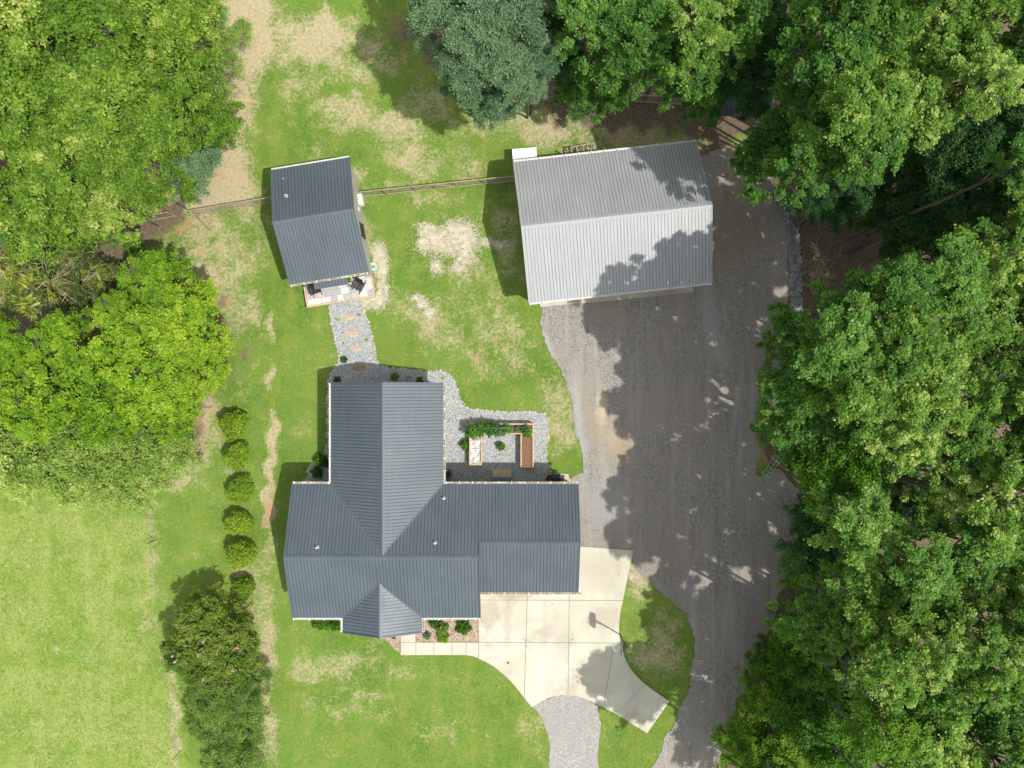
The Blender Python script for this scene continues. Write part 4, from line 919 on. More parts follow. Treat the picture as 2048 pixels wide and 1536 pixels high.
for i, (x, y) in enumerate(stones):
    o = bpy.data.objects.new('edging_stone', smesh[i % 5]); scene.collection.objects.link(o); s_ = r.uniform(.055, .11)
    if r.random() < .12: s_ *= 1.5
    o.location = (x, y, .02); o.scale = (s_*r.uniform(.9, 1.5), s_, s_); o.rotation_euler.z = r.uniform(0, 6.28)
    px_, py_ = 1024+x/S, 768-y/S
    wh = ('by the curved corner bed left of the house' if px_ < 656 and py_ > 880 else 'along the left wall of the house' if px_ < 660 and py_ > 740 else 'on the left side of the path to the deck' if px_ < 690 else 'on the right side of the path to the deck' if py_ < 731 and px_ < 765
          else 'behind the back gable of the house' if px_ < 905 else 'at the lawn bend right of the back gable' if py_ < 812 and px_ < 930 else 'along the far side of the raised beds' if py_ < 832 else 'on the drive side of the raised beds' if py_ < 940 else 'around the grill pad')
    tag(o, 'small pale edging stone '+wh, 'stone', 'stones edging the pale gravel, '+wh)
for i, (px, py, a, b, mt, lb) in enumerate([(696.5, 634, .46, .22, 'flag', 'tan flagstone nearest the deck in the gravel path'), (703.5, 668, .5, .24, 'flag', 'tan flagstone second from the deck in the gravel path'), (711, 697.5, .42, .21, 'flag', 'tan flagstone third from the deck in the gravel path'),
      (719, 735, .48, .24, 'flagbrown', 'brown flagstone at the foot of the gravel path by the house shadow'), (818, 757, .26, .2, 'rock', 'grey flat slab behind the house by two small shrubs')]):
    x, y = W(px, py); rr = random.Random(i); out = [(a*(1+rr.uniform(-.12, .12))*math.copysign(abs(math.cos(t))**.6, math.cos(t)), b*(1+rr.uniform(-.15, .15))*math.copysign(abs(math.sin(t))**.6, math.sin(t))) for t in np.linspace(0, 6.283, 13)[:-1]]
    o = MB().prism(out, 0, .05).build('flagstone', M[mt], None, (x, y, .01), bevel=.01); o.rotation_euler.z = R(rr.uniform(-4, 12)); tag(o, lb, 'flagstone', 'stepping stones in the gravel')
# rip-rap and rock pile (uncountable)
def rockfield(name, poly, n, smin, smax, mats, seed, pile=0):
    rr = np.random.default_rng(seed); P_ = np.array(poly); lo, hi = P_.min(0), P_.max(0); bm_v = []; bm_f = []; k = 0
    base = [np.array([v.co[:] for v in rockmesh('tmp', 100+i, M['rock'], .7, 1).vertices]) for i in range(4)]; fm = rockmesh('tmp', 100, M['rock'], .7, 1)
    fidx = np.array([list(p.vertices) for p in fm.polygons]); ci, cj = P_.mean(0)
    while k < n:
        x, y = rr.uniform(lo, hi)
        if not inpoly(np.array([x]), np.array([y]), poly)[0]: continue
        s_ = rr.uniform(smin, smax)*(1 if rr.random() > .1 else 1.5); a = rr.uniform(0, 6.28); b = base[k % 4]*s_*rr.uniform(.75, 1.25, 3)
        b = np.stack([b[:, 0]*math.cos(a)-b[:, 1]*math.sin(a), b[:, 0]*math.sin(a)+b[:, 1]*math.cos(a), b[:, 2]], 1)
        z = .03+(pile*max(0, 1-math.hypot(x-ci, y-cj)/(hi-lo).max()*2)*rr.uniform(.3, 1) if pile else 0)
        bm_v.append(b+np.array([x, y, z])); bm_f.append(fidx+len(base[0])*k); k += 1
    me = npmesh(name, np.concatenate(bm_v), np.concatenate(bm_f)); o = link(name, me, [mats]); return o
o = rockfield('riprap', P([(1547, 388), (1575, 392), (1594, 440), (1602, 520), (1604, 600), (1602, 650), (1578, 668), (1562, 664), (1580, 600), (1580, 520), (1574, 450)]), 1500, .04, .12, M['rock'], 3); tag(o, 'grey riprap rocks lining the swale along the gravel drive', 'rocks', kind='stuff')
o = rockfield('rock_pile', P([(1545, 722), (1560, 712), (1572, 722), (1570, 748), (1556, 758), (1544, 745)]), 160, .05, .12, M['rock'], 4, .35); tag(o, 'heap of dark grey rocks at the edge of the drive under the trees', 'rock pile')
# brush pile, fallen log
t = thing('brush_pile', (*W(1632, 545), 0)); tag(t, 'pile of cut branches beside the rocky swale', 'brush pile'); m = MB(); rr = random.Random(8)
for i in range(330):
    a = rr.uniform(0, 3.14); rad = abs(rr.gauss(0, .75)); th = rr.uniform(0, 6.28); cx, cy = rad*math.cos(th), rad*math.sin(th)*1.3; l = rr.uniform(.12, .55); z = max(.04, .55-rad*.4)*rr.uniform(.1, 1)
    m.tube([(cx-l*math.cos(a), cy-l*math.sin(a), z*.6+.03), (cx+rr.uniform(-.08, .08), cy+rr.uniform(-.06, .06), z+.05), (cx+l*math.cos(a+rr.uniform(-.4, .4)), cy+l*math.sin(a), z*.7+.03)], [rr.uniform(.01, .035), .015, .005], 4)
m.build('branches', M['oldwood'], t)
t = thing('fallen_log', (*W(1770, 480), 0), R(24)); tag(t, 'fallen grey tree trunk on the shaded woodland floor', 'log'); MB().tube([(-2.9, 0, .14), (-1, .1, .15), (1, -.05, .14), (3, .15, .12)], [.16, .15, .12, .07], 10).build('trunk', M['bark'], t)

# ------------------------------------------------------------------ grass and straw
def allowed(X, Y):
    ok = np.ones(X.shape, bool)
    for p in (drive_w, hgrav_w, conc_w, low_w, HOUSE_FP, P(walk), P([(831, 1225), (957, 1225), (957, 1284), (831, 1284)])): ok &= ~inpoly(X, Y, p)
    for c, a, ex, ey in ((bc, ba, 6.2, 4.6), (sc_, sa, 2.6, 3.8)):
        dx, dy = X-c[0], Y-c[1]; lx = dx*math.cos(a)+dy*math.sin(a); ly = -dx*math.sin(a)+dy*math.cos(a); ok &= ~((np.abs(lx) < ex) & (np.abs(ly) < ey))
    return ok
def blades(name, n, region, hgt, wd, seed, keep, label, cat):
    rr = np.random.default_rng(seed); X = rr.uniform(region[0], region[1], n); Y = rr.uniform(region[2], region[3], n)
    ok = allowed(X, Y); X, Y = X[ok], Y[ok]; dry, clay, straw, litter, field = zones(X, Y)
    pr = keep(dry, clay, straw, litter, field); ok = rr.random(len(X)) < pr; X, Y, dry, field = X[ok], Y[ok], dry[ok], field[ok]; n = len(X)
    a = rr.uniform(0, 6.28, n); hh = hgt*rr.uniform(.5, 1.4, n); ww = wd*rr.uniform(.6, 1.4, n); ln = rr.uniform(.3, 1.1, n)*hh; b = rr.uniform(0, 6.28, n)
    z = np.full(n, -.02); v = np.stack([np.stack([X-np.cos(a)*ww, Y-np.sin(a)*ww, z], 1), np.stack([X+np.cos(a)*ww, Y+np.sin(a)*ww, z], 1), np.stack([X+np.cos(b)*ln, Y+np.sin(b)*ln, hh], 1)], 1).reshape(-1, 3)
    me = npmesh(name, v, np.arange(3*n).reshape(-1, 3)); fattr(me, 'tint', 'FACE', rr.random(n)); fattr(me, 'dryf', 'FACE', np.clip(dry*.55+field*.15, 0, 1))
    return me
def grassmat(name, g1, g2, d1, d2):
    m, n, b = newmat(name); t = attr(n, 'tint'); d = attr(n, 'dryf')
    col = mix(n, ramp(n, mth(n, 'ADD', d, mth(n, 'MULTIPLY', mth(n, 'SUBTRACT', t, .5), .9)), .35, .7), mix(n, t, g1, g2), mix(n, t, d1, d2))
    n.links.new(col, b.inputs['Base Color']); b.inputs['Roughness'].default_value = .8; b.inputs['Specular IOR Level'].default_value = .2; return m
me = blades('lawn_grass', 120000, (-38.5, 38.5, -29, 29), .055, .022, 3, lambda d, c, s_, l, f: np.clip(1-l*1.3, 0, 1)*np.clip(1-f*1.1, 0, 1)*np.clip(1-s_, 0, 1)*np.clip(1.15-d*.9, .12, 1)*np.clip(1-c, 0, 1), '', '')
tag(link('lawn_grass', me, [grassmat('lawn_blade', (.06, .155, .014), (.26, .34, .08), (.34, .30, .14), (.54, .48, .29))]), 'short patchy green lawn grass around the buildings', 'grass', kind='stuff')
me = blades('meadow_grass', 26000, (-38.5, -23, -29, -2), .07, .022, 4, lambda d, c, s_, l, f: f, '', '')
tag(link('meadow_grass', me, [grassmat('meadow_blade', (.11, .20, .018), (.23, .30, .07), (.30, .32, .11), (.40, .39, .19))]), 'tall rough yellowish meadow grass beyond the wire fence', 'grass', kind='stuff')
def strands(n, seed):
    rr = np.random.default_rng(seed); out = []
    k = np.array([e[2]*e[3] for e in STRAW]); c = rr.choice(len(STRAW), n, p=k/k.sum()); e = np.array(STRAW)[c]
    px = e[:, 0]+rr.normal(0, .55, n)*e[:, 2]; py = e[:, 1]+rr.normal(0, .55, n)*e[:, 3]; X = (px-1024)*S; Y = (768-py)*S
    ok = allowed(X, Y); X, Y = X[ok], Y[ok]; n = len(X); a = rr.uniform(0, 3.14, n); l = rr.uniform(.08, .22, n); wd = .009; z = rr.uniform(.01, .06, n)
    ux, uy = np.cos(a), np.sin(a)
    v = np.stack([np.stack([X-ux*l-uy*wd, Y-uy*l+ux*wd, z], 1), np.stack([X-ux*l+uy*wd, Y-uy*l-ux*wd, z], 1), np.stack([X+ux*l+uy*wd, Y+uy*l-ux*wd, z+.02], 1), np.stack([X+ux*l-uy*wd, Y+uy*l+ux*wd, z+.02], 1)], 1).reshape(-1, 3)
    return npmesh('loose_straw', v, np.arange(4*n).reshape(-1, 4))
tag(link('loose_straw', strands(6000, 5), [M['straw']]), 'pale yellow straw scattered in patches over the lawn', 'straw', kind='stuff')

rl_ = np.random.default_rng(31); X = rl_.uniform(2, 23, 9000); Y = rl_.uniform(-29, 18, 9000); ok = inpoly(X, Y, drive_w) | ((X > 8) & (rl_.random(9000) < .25) & ~inpoly(X, Y, conc_w) & (X > 15)); ok &= rl_.random(9000) < np.clip((X-2)/18, .12, 1)
c_ = np.stack([X[ok], Y[ok], np.full(ok.sum(), .035)], 1); v, f = leaf_cloud(c_, .05, rl_, 3.0, 1.5); me = npmesh('fallen_leaves', v, f)
tag(link('fallen_leaves', me, [basic('fallen_leaf', (.22, .17, .09), (.50, .44, .30), 2, .8)]), 'dry fallen leaves speckling the gravel drive near the trees', 'leaves', kind='stuff')
# ------------------------------------------------------------------ shrubs
for i, (px, py, r_) in enumerate([(469, 850, 1.0), (473.5, 912, .97), (479, 980, 1.0), (476.5, 1047, .98), (482, 1108, 1.0), (485, 1175, .86)]):
    names = ['topmost', 'second from the top', 'third from the top', 'fourth from the top', 'fifth from the top', 'bottommost and smallest']
    x, y = W(px, py, .9); t = thing('round_shrub', (x, y, 0), i*1.1); tag(t, f'clipped round yellow-green shrub, {names[i]} of the row of six on the lawn', 'shrub', 'row of round shrubs')
    rr = np.random.default_rng(i); n = 3400; d = rr.normal(size=(n, 3)); d /= np.linalg.norm(d, axis=1)[:, None]; d[:, 2] = np.where(d[:, 2] < -.6, -d[:, 2], d[:, 2])
    bumps = 1+.09*np.sin(d[:, 0]*7+i)*np.sin(d[:, 1]*8)+.07*np.sin(d[:, 2]*9+d[:, 0]*5)
    rad = np.where(rr.random(n) < .7, rr.normal(1, .05, n), rr.uniform(.6, 1, n))*bumps
    kx, ky, kz = 1+.10*math.sin(i*2.3), 1+.09*math.cos(i*3.1), .82+.1*math.sin(i*1.7+1); bumps2 = 1+.07*np.sin(np.arctan2(d[:, 1], d[:, 0])*3+i*2)
    c = d*(rad*bumps2)[:, None]*np.array([.90*r_*kx, .90*r_*ky, kz*r_])+np.array([0, 0, kz*r_])
    leafobj('foliage', c, .085, L['box' if i % 3 else 'vivid'] if False else L['box'], t, i, .5, 1.6, d)
    MB().tube([(0, 0, 0), (0, 0, .5)], .07, 8).tube([(0, 0, .4), (.3, .1, .9)], .03, 6).tube([(0, 0, .4), (-.25, .2, 1.0)], .03, 6).build('trunk', M['bark'], t)
FB = [(868, 1247, .36, .6, 'wood', 'green leafy perennial beside the porch gutter in the front bed'), (884, 1258, .5, .8, 'olive', 'tall mixed green perennial in the middle of the front bed'), (885, 1276, .45, .4, 'maple', 'yellow flowered groundcover spilling onto the front walk'),
      (853, 1273, .28, .35, 'grey', 'small grey green round plant beside the front walk'), (927, 1256, .58, .6, 'vivid', 'bright green spiky daylily clump near the driveway'), (786, 1276, .12, .2, 'dark', 'tiny dark plant in the mulch corner by the porch')]
for i, (px, py, a, b, mt, lb) in enumerate(FB): plant('bed_plant', px, py, a, b, L[mt], lb, 'plant', int(1500*a), .07, 80+i, 'plants in the front bed', elong=3.0, h0=.3)
for i, px in enumerate((637, 652, 668, 680)):
    plant('hedge_shrub', px, 1247+i, .55, .8, L['vivid'], ['deep green hedge shrub farthest left under the front gutter', 'deep green hedge shrub second from the left under the front gutter', 'deep green hedge shrub third from the left under the front gutter', 'deep green hedge shrub next to the porch corner'][i], 'shrub', 900, .075, 90+i, 'hedge shrubs at the front wall', elong=2.6, h0=.5)
for i, (px, py, a, mt, lb) in enumerate([(687, 719, .26, 'dark', 'dark green plant at the left edge of the gravel path'), (789, 753, .3, 'vivid', 'round shrub with white blossom behind the house in its shadow'), (839, 761, .26, 'dark', 'small dark shrub close to the roof edge behind the house'), (673, 760, .26, 'dark', 'dark spiky plant at the back left corner of the house'),
      (640, 920, .5, 'vivid', 'sunlit bushy plant in the corner bed left of the house'), (633, 945, .45, 'wood', 'shaded bushy plant in the corner bed left of the house'), (649, 925, .4, 'dark', 'dark leafy plant against the left gutter in the corner bed')]):
    plant('garden_plant', px, py, a, a*1.3, L[mt], lb, 'plant', int(1000*a), .075, 120+i, elong=2.6, h0=.2)
for i, (px, py, lb) in enumerate([(677, 640, 'left one near the deck'), (717.6, 630, 'right one near the deck'), (732, 680, 'right one halfway down the path'), (687.6, 688, 'left one halfway down the path'), (885.7, 757, 'alone behind the right half of the house')]):
    x, y = W(px, py); t = thing('yellow_flower_plant', (x, y, 0)); tag(t, f'small yellow flowering plant in the pale gravel, {lb}', 'flower', 'yellow flowers in the gravel')
    leafobj('foliage', tuft_mesh(50, .12, .12, .04, i), .05, L['box'], t, i, elong=2.5)
    leafobj('blossom', tuft_mesh(22, .15, .17, .04, i+50), .045, M['yellow'], t, i+7)

# ------------------------------------------------------------------ trees
def crown_points(seed, n, Rr, hgt, style):
    """leaf centres for a unit tree: crown radius ~Rr, crown depth hgt (top at z=0)"""
    r = np.random.default_rng(seed); nb = style.get('domes', 9); cps = []; limbs = []; sk = style.get('skirt', 7)
    for i in range(nb+sk):
        if i < nb:
            a = 2.4*i+r.uniform(-.5, .5); rr = Rr*(.70*math.sqrt((i+.3)/nb)+.02)*r.uniform(.8, 1.15); z = -hgt*(.42*(rr/Rr)**2*r.uniform(.4, 1.6)+r.uniform(0, .22)); dr = Rr*r.uniform(.20, .36)
            m = int(style.get('clumps', 17)*r.uniform(.7, 1.3)*(dr/Rr/.31)**1.6)
        else:
            a = 6.28*(i-nb+r.uniform(-.3, .3))/sk; rr = Rr*r.uniform(.45, .75); z = -hgt*r.uniform(.55, .85); dr = Rr*r.uniform(.28, .38); m = int(style.get('clumps', 17)*.6)
        limbs.append((rr*math.cos(a), rr*math.sin(a), z-dr*.7))
        for k in range(m):
            d = r.normal(size=3); d /= np.linalg.norm(d); d[2] = abs(d[2])*1.15-.3; rad = dr*r.uniform(.72, 1.15)
            cps.append((rr*math.cos(a)+d[0]*rad, rr*math.sin(a)+d[1]*rad, z-dr*.75+d[2]*rad*.85, i))
    cps = np.array(cps); cr = style.get('clump_r', .42); w_ = r.uniform(.4, 1.6, len(cps)); w_ /= w_.sum()
    idx = r.choice(len(cps), n, p=w_); g = r.normal(size=(n, 3))*np.array([.5, .5, .24])*cr
    ang = r.uniform(0, 6.28, len(cps)); st = r.normal(0, .5, n)*cr
    c = cps[idx, :3]+g; c[:, 0] += np.cos(ang[idx])*st; c[:, 1] += np.sin(ang[idx])*st; c[:, 2] -= np.abs(st)*.35+((g**2).sum(1))*.25/cr
    tint = np.clip(.48+r.normal(0, .20, len(cps))[idx]+r.normal(0, .18, n), 0, 1)
    return c, tint, limbs, cps
STY = {  # species -> leaf count, leaf size, style, crown depth/radius, leaf length/width
 'maple': (25000, .13, dict(domes=12, clumps=17, clump_r=.30), 1.1, 1.5), 'oak': (25000, .125, dict(domes=12, clumps=17, clump_r=.33), 1.1, 1.5), 'olive': (21000, .10, dict(domes=10, clumps=16, clump_r=.4), 1.0, 1.6),
 'grey': (26000, .12, dict(domes=12, clumps=18, clump_r=.42), 1.3, 1.5), 'wood': (16500, .15, dict(domes=11, clumps=12, clump_r=.34, skirt=4), 1.35, 1.5), 'gold': (17000, .145, dict(domes=12, clumps=12, clump_r=.32, skirt=3), 1.35, 1.5),
 'dark': (22000, .135, dict(domes=10, clumps=15, clump_r=.46), 1.2, 1.5), 'vivid': (20000, .125, dict(domes=9, clumps=14, clump_r=.42), 1.0, 1.6), 'myrtle': (18000, .10, dict(domes=14, clumps=22, clump_r=.28), .8, 2.2),
 'pale': (11000, .12, dict(domes=13, clumps=18, clump_r=.40), .7, 2.2), 'pine': (1900, .14, dict(domes=8, clumps=8, clump_r=.42, skirt=4), .9, 5.0)}
RREF = 3.4
protos = {}
def proto(sp, k):
    key = (sp, k)
    if key in protos: return protos[key]
    n, ls, st, dep, el = STY[sp]; r = np.random.default_rng(sum(map(ord, sp))+k*17)
    c, tint, limbs, cps = crown_points(sum(map(ord, sp))*3+k, n, RREF, RREF*dep*1.25, st)
    v, f = leaf_cloud(c, ls, r, .75, el); me = npmesh(sp+'_crown', v, f); fattr(me, 'tint', 'FACE', tint); me.materials.append(L[sp])
    protos[key] = (me, limbs, cps, RREF*dep*1.25); return protos[key]
def trunkmesh(sp, k, h, s_, zs, off, ang):
    """trunk from the base (off, lean) up into the crown; in crown-local metres"""
    me_, limbs, cps, dep = proto(sp, k); r = random.Random(k*31+int(h*10)); m = MB(); rc = lambda x, y, z: (x*s_, y*s_, h+z*zs)
    fz = max(h*.3, h-dep*zs*.9); tr = min(.11, .03+.0055*h); b = rot2(off[0], off[1], -ang); fx = (b[0]*.35, b[1]*.35)
    m.tube([(b[0], b[1], -.08), (b[0]*.9, b[1]*.9, h*.12), (b[0]*.6+.05, b[1]*.6, fz*.6), (fx[0], fx[1], fz), (fx[0]*.4, fx[1]*.4, fz+(h-fz)*.6)], [tr*1.35, tr*1.05, tr*.9, tr*.75, tr*.3], 9)
    for i, (x, y, z) in enumerate(limbs):
        X, Y, Z = rc(x, y, z); Z = max(Z, .3*h); z0 = min(Z*.92, fz+(Z-fz)*.3) if Z > fz else Z*.85
        m.tube([(fx[0]*.8, fx[1]*.8, z0), (X*.5, Y*.5, z0+(Z-z0)*.6), (X, Y, Z)], [tr*.42, tr*.26, tr*.12], 6)
        for c in cps[cps[:, 3] == i][:8]:
            cx, cy, cz = rc(c[0], c[1], c[2]); m.tube([(X*.85, Y*.85, z0+(Z-z0)*.9), (X+(cx-X)*.5, Y+(cy-Y)*.5, Z+(cz-Z)*.45+.05), (cx, cy, cz)], [.028, .02, .008], 4, cap=False)
    if sp == 'pine':
        for i in range(110):
            a = r.uniform(0, 6.28); l = r.uniform(.4, 1)*3.1*s_; z = h*r.uniform(.35, .95); q_ = fx[0]*.7, fx[1]*.7; bd = r.uniform(-.35, .35)
            m.tube([(q_[0], q_[1], z), (q_[0]+math.cos(a)*l*.5, q_[1]+math.sin(a)*l*.5, z+r.uniform(0, .4)), (q_[0]+math.cos(a+bd)*l, q_[1]+math.sin(a+bd)*l, z+r.uniform(-.3, .6))], [.022, .014, .006], 4, cap=False)
    me = bpy.data.meshes.new('trunk'); me.from_pydata(m.v, [], m.f); me.materials.append(M['oldwood'] if sp == 'pine' else M['bark']); me.update()
    return me
WORD = {'maple': 'bright yellow-green', 'oak': 'light green', 'olive': 'fine leaved mid green', 'grey': 'grey-green', 'wood': 'green', 'gold': 'green and yellow tipped', 'dark': 'dark green', 'vivid': 'vivid green low', 'myrtle': 'crepe myrtle', 'pale': 'pale feathery', 'pine': 'thin bare-branched pine'}
tree_log = []
def tree(px, py, rpx, h, sp, name='tree', grp=''):
    nv = 4 if sp in ('wood', 'gold') else 3 if sp in ('oak', 'maple') else 2
    k = len(tree_log) % nv
    me, limbs, cps, dep = proto(sp, k)
    hc = h*.84; x, y = W(px, py, hc); bx_, by_ = x, y
    # trunks stand inside the planted ground; crowns at the wood's edge lean out over the clearing
    if grp in ('e', 'se', 'ne', 'off') and x > 5:
        gy_ = 768-y/S; e_ = float(np.interp(gy_, [150, 330, 410, 480, 560, 640, 735, 900, 985, 1050, 1200, 1350, 1480, 1650], [1500, 1548, 1590, 1606, 1608, 1596, 1552, 1570, 1606, 1622, 1580, 1530, 1480, 1440]))
        if grp != 'off' and h > 9 and sp != 'dark':
            pe = px+(random.random()-.5)*30
            h = float(np.interp(pe, [1500, 1560, 1630, 1680, 1740, 2050], [7, 9, 14.5, 17.5, 19, 20]))*random.uniform(.92, 1.08) if grp != 'ne' else float(np.interp(pe, [1500, 1560, 1620, 1700, 2050], [10, 12.5, 16.5, 18.5, 20]))*random.uniform(.94, 1.06)
            h = {(1655, 690): 20.5, (1600, 780): 17, (1680, 610): 17.5, (1700, 780): 20, (1585, 860): 14, (1632, 350): 17}.get((px, py), h); hc = h*.84; x, y = W(px, py, hc)
        bx_ = max(x, (e_-1024)*S); by_ = y
    if grp in ('left', 'pine', 'maple', 'pale'): 
        gm = 425 if grp in ('maple', 'left') else 380
        if grp in ('left', 'maple'): hc = min(hc, max(2.6, H*(1-(1024-gm-45)/(1024-px)))); h = hc/.88; x, y = W(px, py, hc)
        bx_ = min(x, (gm-1024)*S); by_ = y
    if grp == 'top':
        gt = 235 if px < 1120 else 195
        hc = min(hc, max(3.0, H*(1-(768-gt-70)/max(1, 768-py)))); h = hc/.88; x, y = W(px, py, hc); bx_ = x; by_ = max(y, (768-gt)*S)
    rw = rpx*S*(1-hc/H)*((1.08 if px < 1690 else 1.0) if grp not in ('left', 'maple', 'top') else .97); s_ = rw/(RREF*.95)
    zs = s_ if dep*s_*1.05 < h*.95 else h*.90/dep
    ang = random.uniform(0, 6.28); t = thing(name, (bx_, by_, 0)); off = (x-bx_, y-by_)
    cr = bpy.data.objects.new('crown', me); scene.collection.objects.link(cr); cr.parent = t; cr.location = (off[0], off[1], h); cr.scale = (s_, s_, zs); cr.rotation_euler.z = ang
    tk = bpy.data.objects.new('trunk', trunkmesh(sp, k, h, s_, zs, (-off[0], -off[1]), ang)); scene.collection.objects.link(tk); tk.parent = t
    tk.location = (off[0], off[1], 0); tk.rotation_euler.z = ang
    tree_log.append((t, px, py, sp, h)); return t
T_LEFT = [(40, 40, 125, 13, 'oak'), (180, 60, 115, 13, 'oak'), (310, 50, 105, 12, 'oak'), (50, 210, 120, 13, 'oak'), (190, 200, 115, 13, 'oak'), (315, 190, 105, 11, 'oak'), (415, 60, 70, 9, 'olive'), (395, 135, 62, 8, 'olive'),
  (95, 330, 105, 12, 'oak'), (245, 310, 100, 11, 'oak'), (400, 225, 75, 9, 'oak'), (375, 285, 58, 6.5, 'grey'), (350, 345, 52, 6, 'grey'), (288, 372, 48, 7, 'oak'), (60, 430, 100, 10, 'oak'), (195, 398, 76, 9, 'oak'), (258, 415, 24, 4, 'grey'), (110, 432, 55, 8, 'wood'), (200, 458, 34, 5, 'olive'), (15, 470, 34, 8, 'wood'), (395, 270, 40, 6, 'dark')]
T_PINE = [(20, 555, 78, 8, 'pine'), (105, 565, 82, 6.5, 'pine'), (180, 560, 55, 5, 'pine'), (140, 515, 46, 6, 'pine')]
T_MAPLE = [(290, 560, 78, 9, 'maple'), (350, 640, 88, 9.5, 'maple'), (250, 680, 100, 10, 'maple'), (110, 692, 84, 10, 'maple'), (0, 690, 68, 10, 'maple'), (385, 720, 68, 8, 'maple'), (300, 770, 90, 9, 'maple'), (180, 790, 100, 9, 'maple'), (50, 800, 100, 10, 'maple'), (230, 620, 50, 9, 'maple'), (330, 830, 55, 6, 'maple'), (-60, 760, 90, 10, 'maple'), (262, 492, 22, 2.5, 'vivid')]
T_PALE = [(60, 900, 85, 5, 'pale'), (170, 900, 80, 5, 'pale'), (260, 900, 75, 4.5, 'pale'), (330, 900, 52, 3.5, 'pale'), (130, 965, 55, 3, 'pale'), (220, 965, 60, 3, 'pale'), (20, 950, 50, 3, 'pale'), (290, 950, 40, 2.2, 'pale')]
T_MYR = [(402, 1275, 74, 4.6, 'myrtle'), (370, 1312, 54, 4.2, 'myrtle'), (452, 1288, 44, 3.8, 'myrtle'), (455, 1335, 58, 4.2, 'myrtle'), (398, 1226, 36, 3.8, 'vivid')]
T_OL = [(418, 1405, 54, 3.9, 'olive'), (476, 1398, 48, 3.9, 'olive'), (445, 1455, 58, 3.4, 'olive'), (450, 1530, 60, 3.4, 'olive'), (396, 1448, 28, 2.6, 'olive')]
T_TOP = [(885, 30, 75, 13, 'grey'), (960, 60, 80, 14, 'grey'), (935, 130, 68, 12, 'grey'), (1010, 130, 72, 13, 'grey'), (1030, 40, 80, 14, 'grey'), (985, 190, 58, 10, 'grey'), (1070, 100, 55, 12, 'grey'), (1060, 165, 38, 9, 'grey'), (1100, 30, 50, 10, 'dark'),
  (1180, 35, 80, 15, 'wood'), (1280, 45, 90, 16, 'wood'), (1390, 50, 85, 17, 'gold'), (1220, 120, 75, 12, 'wood'), (1310, 130, 70, 12, 'wood'), (1150, 170, 50, 7, 'wood'), (1215, 175, 55, 7, 'wood'), (1130, 110, 50, 9, 'dark'), (1400, 130, 75, 13, 'wood'), (1460, 150, 55, 10, 'dark'), (1415, 200, 48, 8, 'wood'), (1480, 50, 70, 15, 'wood'), (1540, 130, 65, 10, 'dark'), (1545, 50, 60, 12, 'dark'), (1350, 20, 50, 14, 'gold')]
T_NE = [(1640, 60, 90, 18, 'wood'), (1740, 50, 90, 20, 'gold'), (1850, 60, 95, 21, 'gold'), (1960, 60, 100, 22, 'gold'), (1650, 150, 90, 18, 'wood'), (1760, 150, 95, 20, 'gold'), (1880, 150, 95, 21, 'gold'), (1600, 230, 85, 16, 'wood'), (1700, 245, 95, 18, 'gold'), (1810, 230, 90, 19, 'gold'), (1930, 190, 70, 18, 'gold'), (2020, 150, 70, 17, 'wood'),
  (1540, 320, 66, 14, 'wood'), (1620, 320, 75, 13, 'wood'), (1720, 320, 70, 13, 'wood'), (1625, 405, 42, 10, 'dark'), (1570, 265, 50, 11, 'dark'), (1690, 400, 60, 8, 'dark'), (2020, 250, 60, 12, 'dark'), (1850, 330, 65, 9, 'dark'), (1860, 420, 75, 9, 'dark'), (1940, 380, 70, 9, 'dark'), (1900, 490, 50, 9, 'dark'), (2020, 340, 70, 10, 'wood'), (1740, 425, 30, 4, 'vivid'), (1800, 500, 35, 5, 'dark'), (1510, 200, 35, 6, 'dark'), (1960, 290, 70, 13, 'dark'), (2040, 250, 60, 14, 'dark'), (1890, 290, 60, 12, 'dark'), (2040, 380, 70, 13, 'dark'), (1990, 430, 70, 12, 'dark'), (1900, 380, 65, 11, 'dark'), (1960, 350, 60, 12, 'dark'), (1930, 450, 60, 11, 'dark'), (1790, 420, 50, 5, 'dark'), (1830, 470, 50, 5, 'dark')]
T_E = [(2035, 470, 70, 19, 'gold'), (1960, 540, 90, 18, 'gold'), (1860, 570, 80, 16, 'wood'), (1765, 590, 75, 14, 'wood'), (1680, 610, 62, 12, 'wood'), (1580, 672, 58, 13, 'wood'), (1655, 690, 80, 15, 'wood'), (1760, 690, 90, 17, 'gold'), (1880, 660, 95, 20, 'gold'), (1990, 650, 95, 20, 'gold'), (1600, 780, 75, 16, 'wood'), (1700, 780, 90, 18, 'gold'), (1820, 780, 95, 20, 'gold'), (1940, 770, 95, 21, 'gold'), (2050, 780, 80, 20, 'gold'),
  (1585, 860, 68, 15, 'wood'), (1670, 870, 85, 16, 'wood'), (1785, 862, 80, 18, 'gold'), (1900, 880, 95, 20, 'gold'), (2010, 890, 90, 20, 'gold'), (1680, 960, 80, 12, 'vivid'), (1882, 972, 72, 17, 'gold'), (1970, 1000, 95, 18, 'gold'), (1620, 930, 45, 10, 'vivid')]
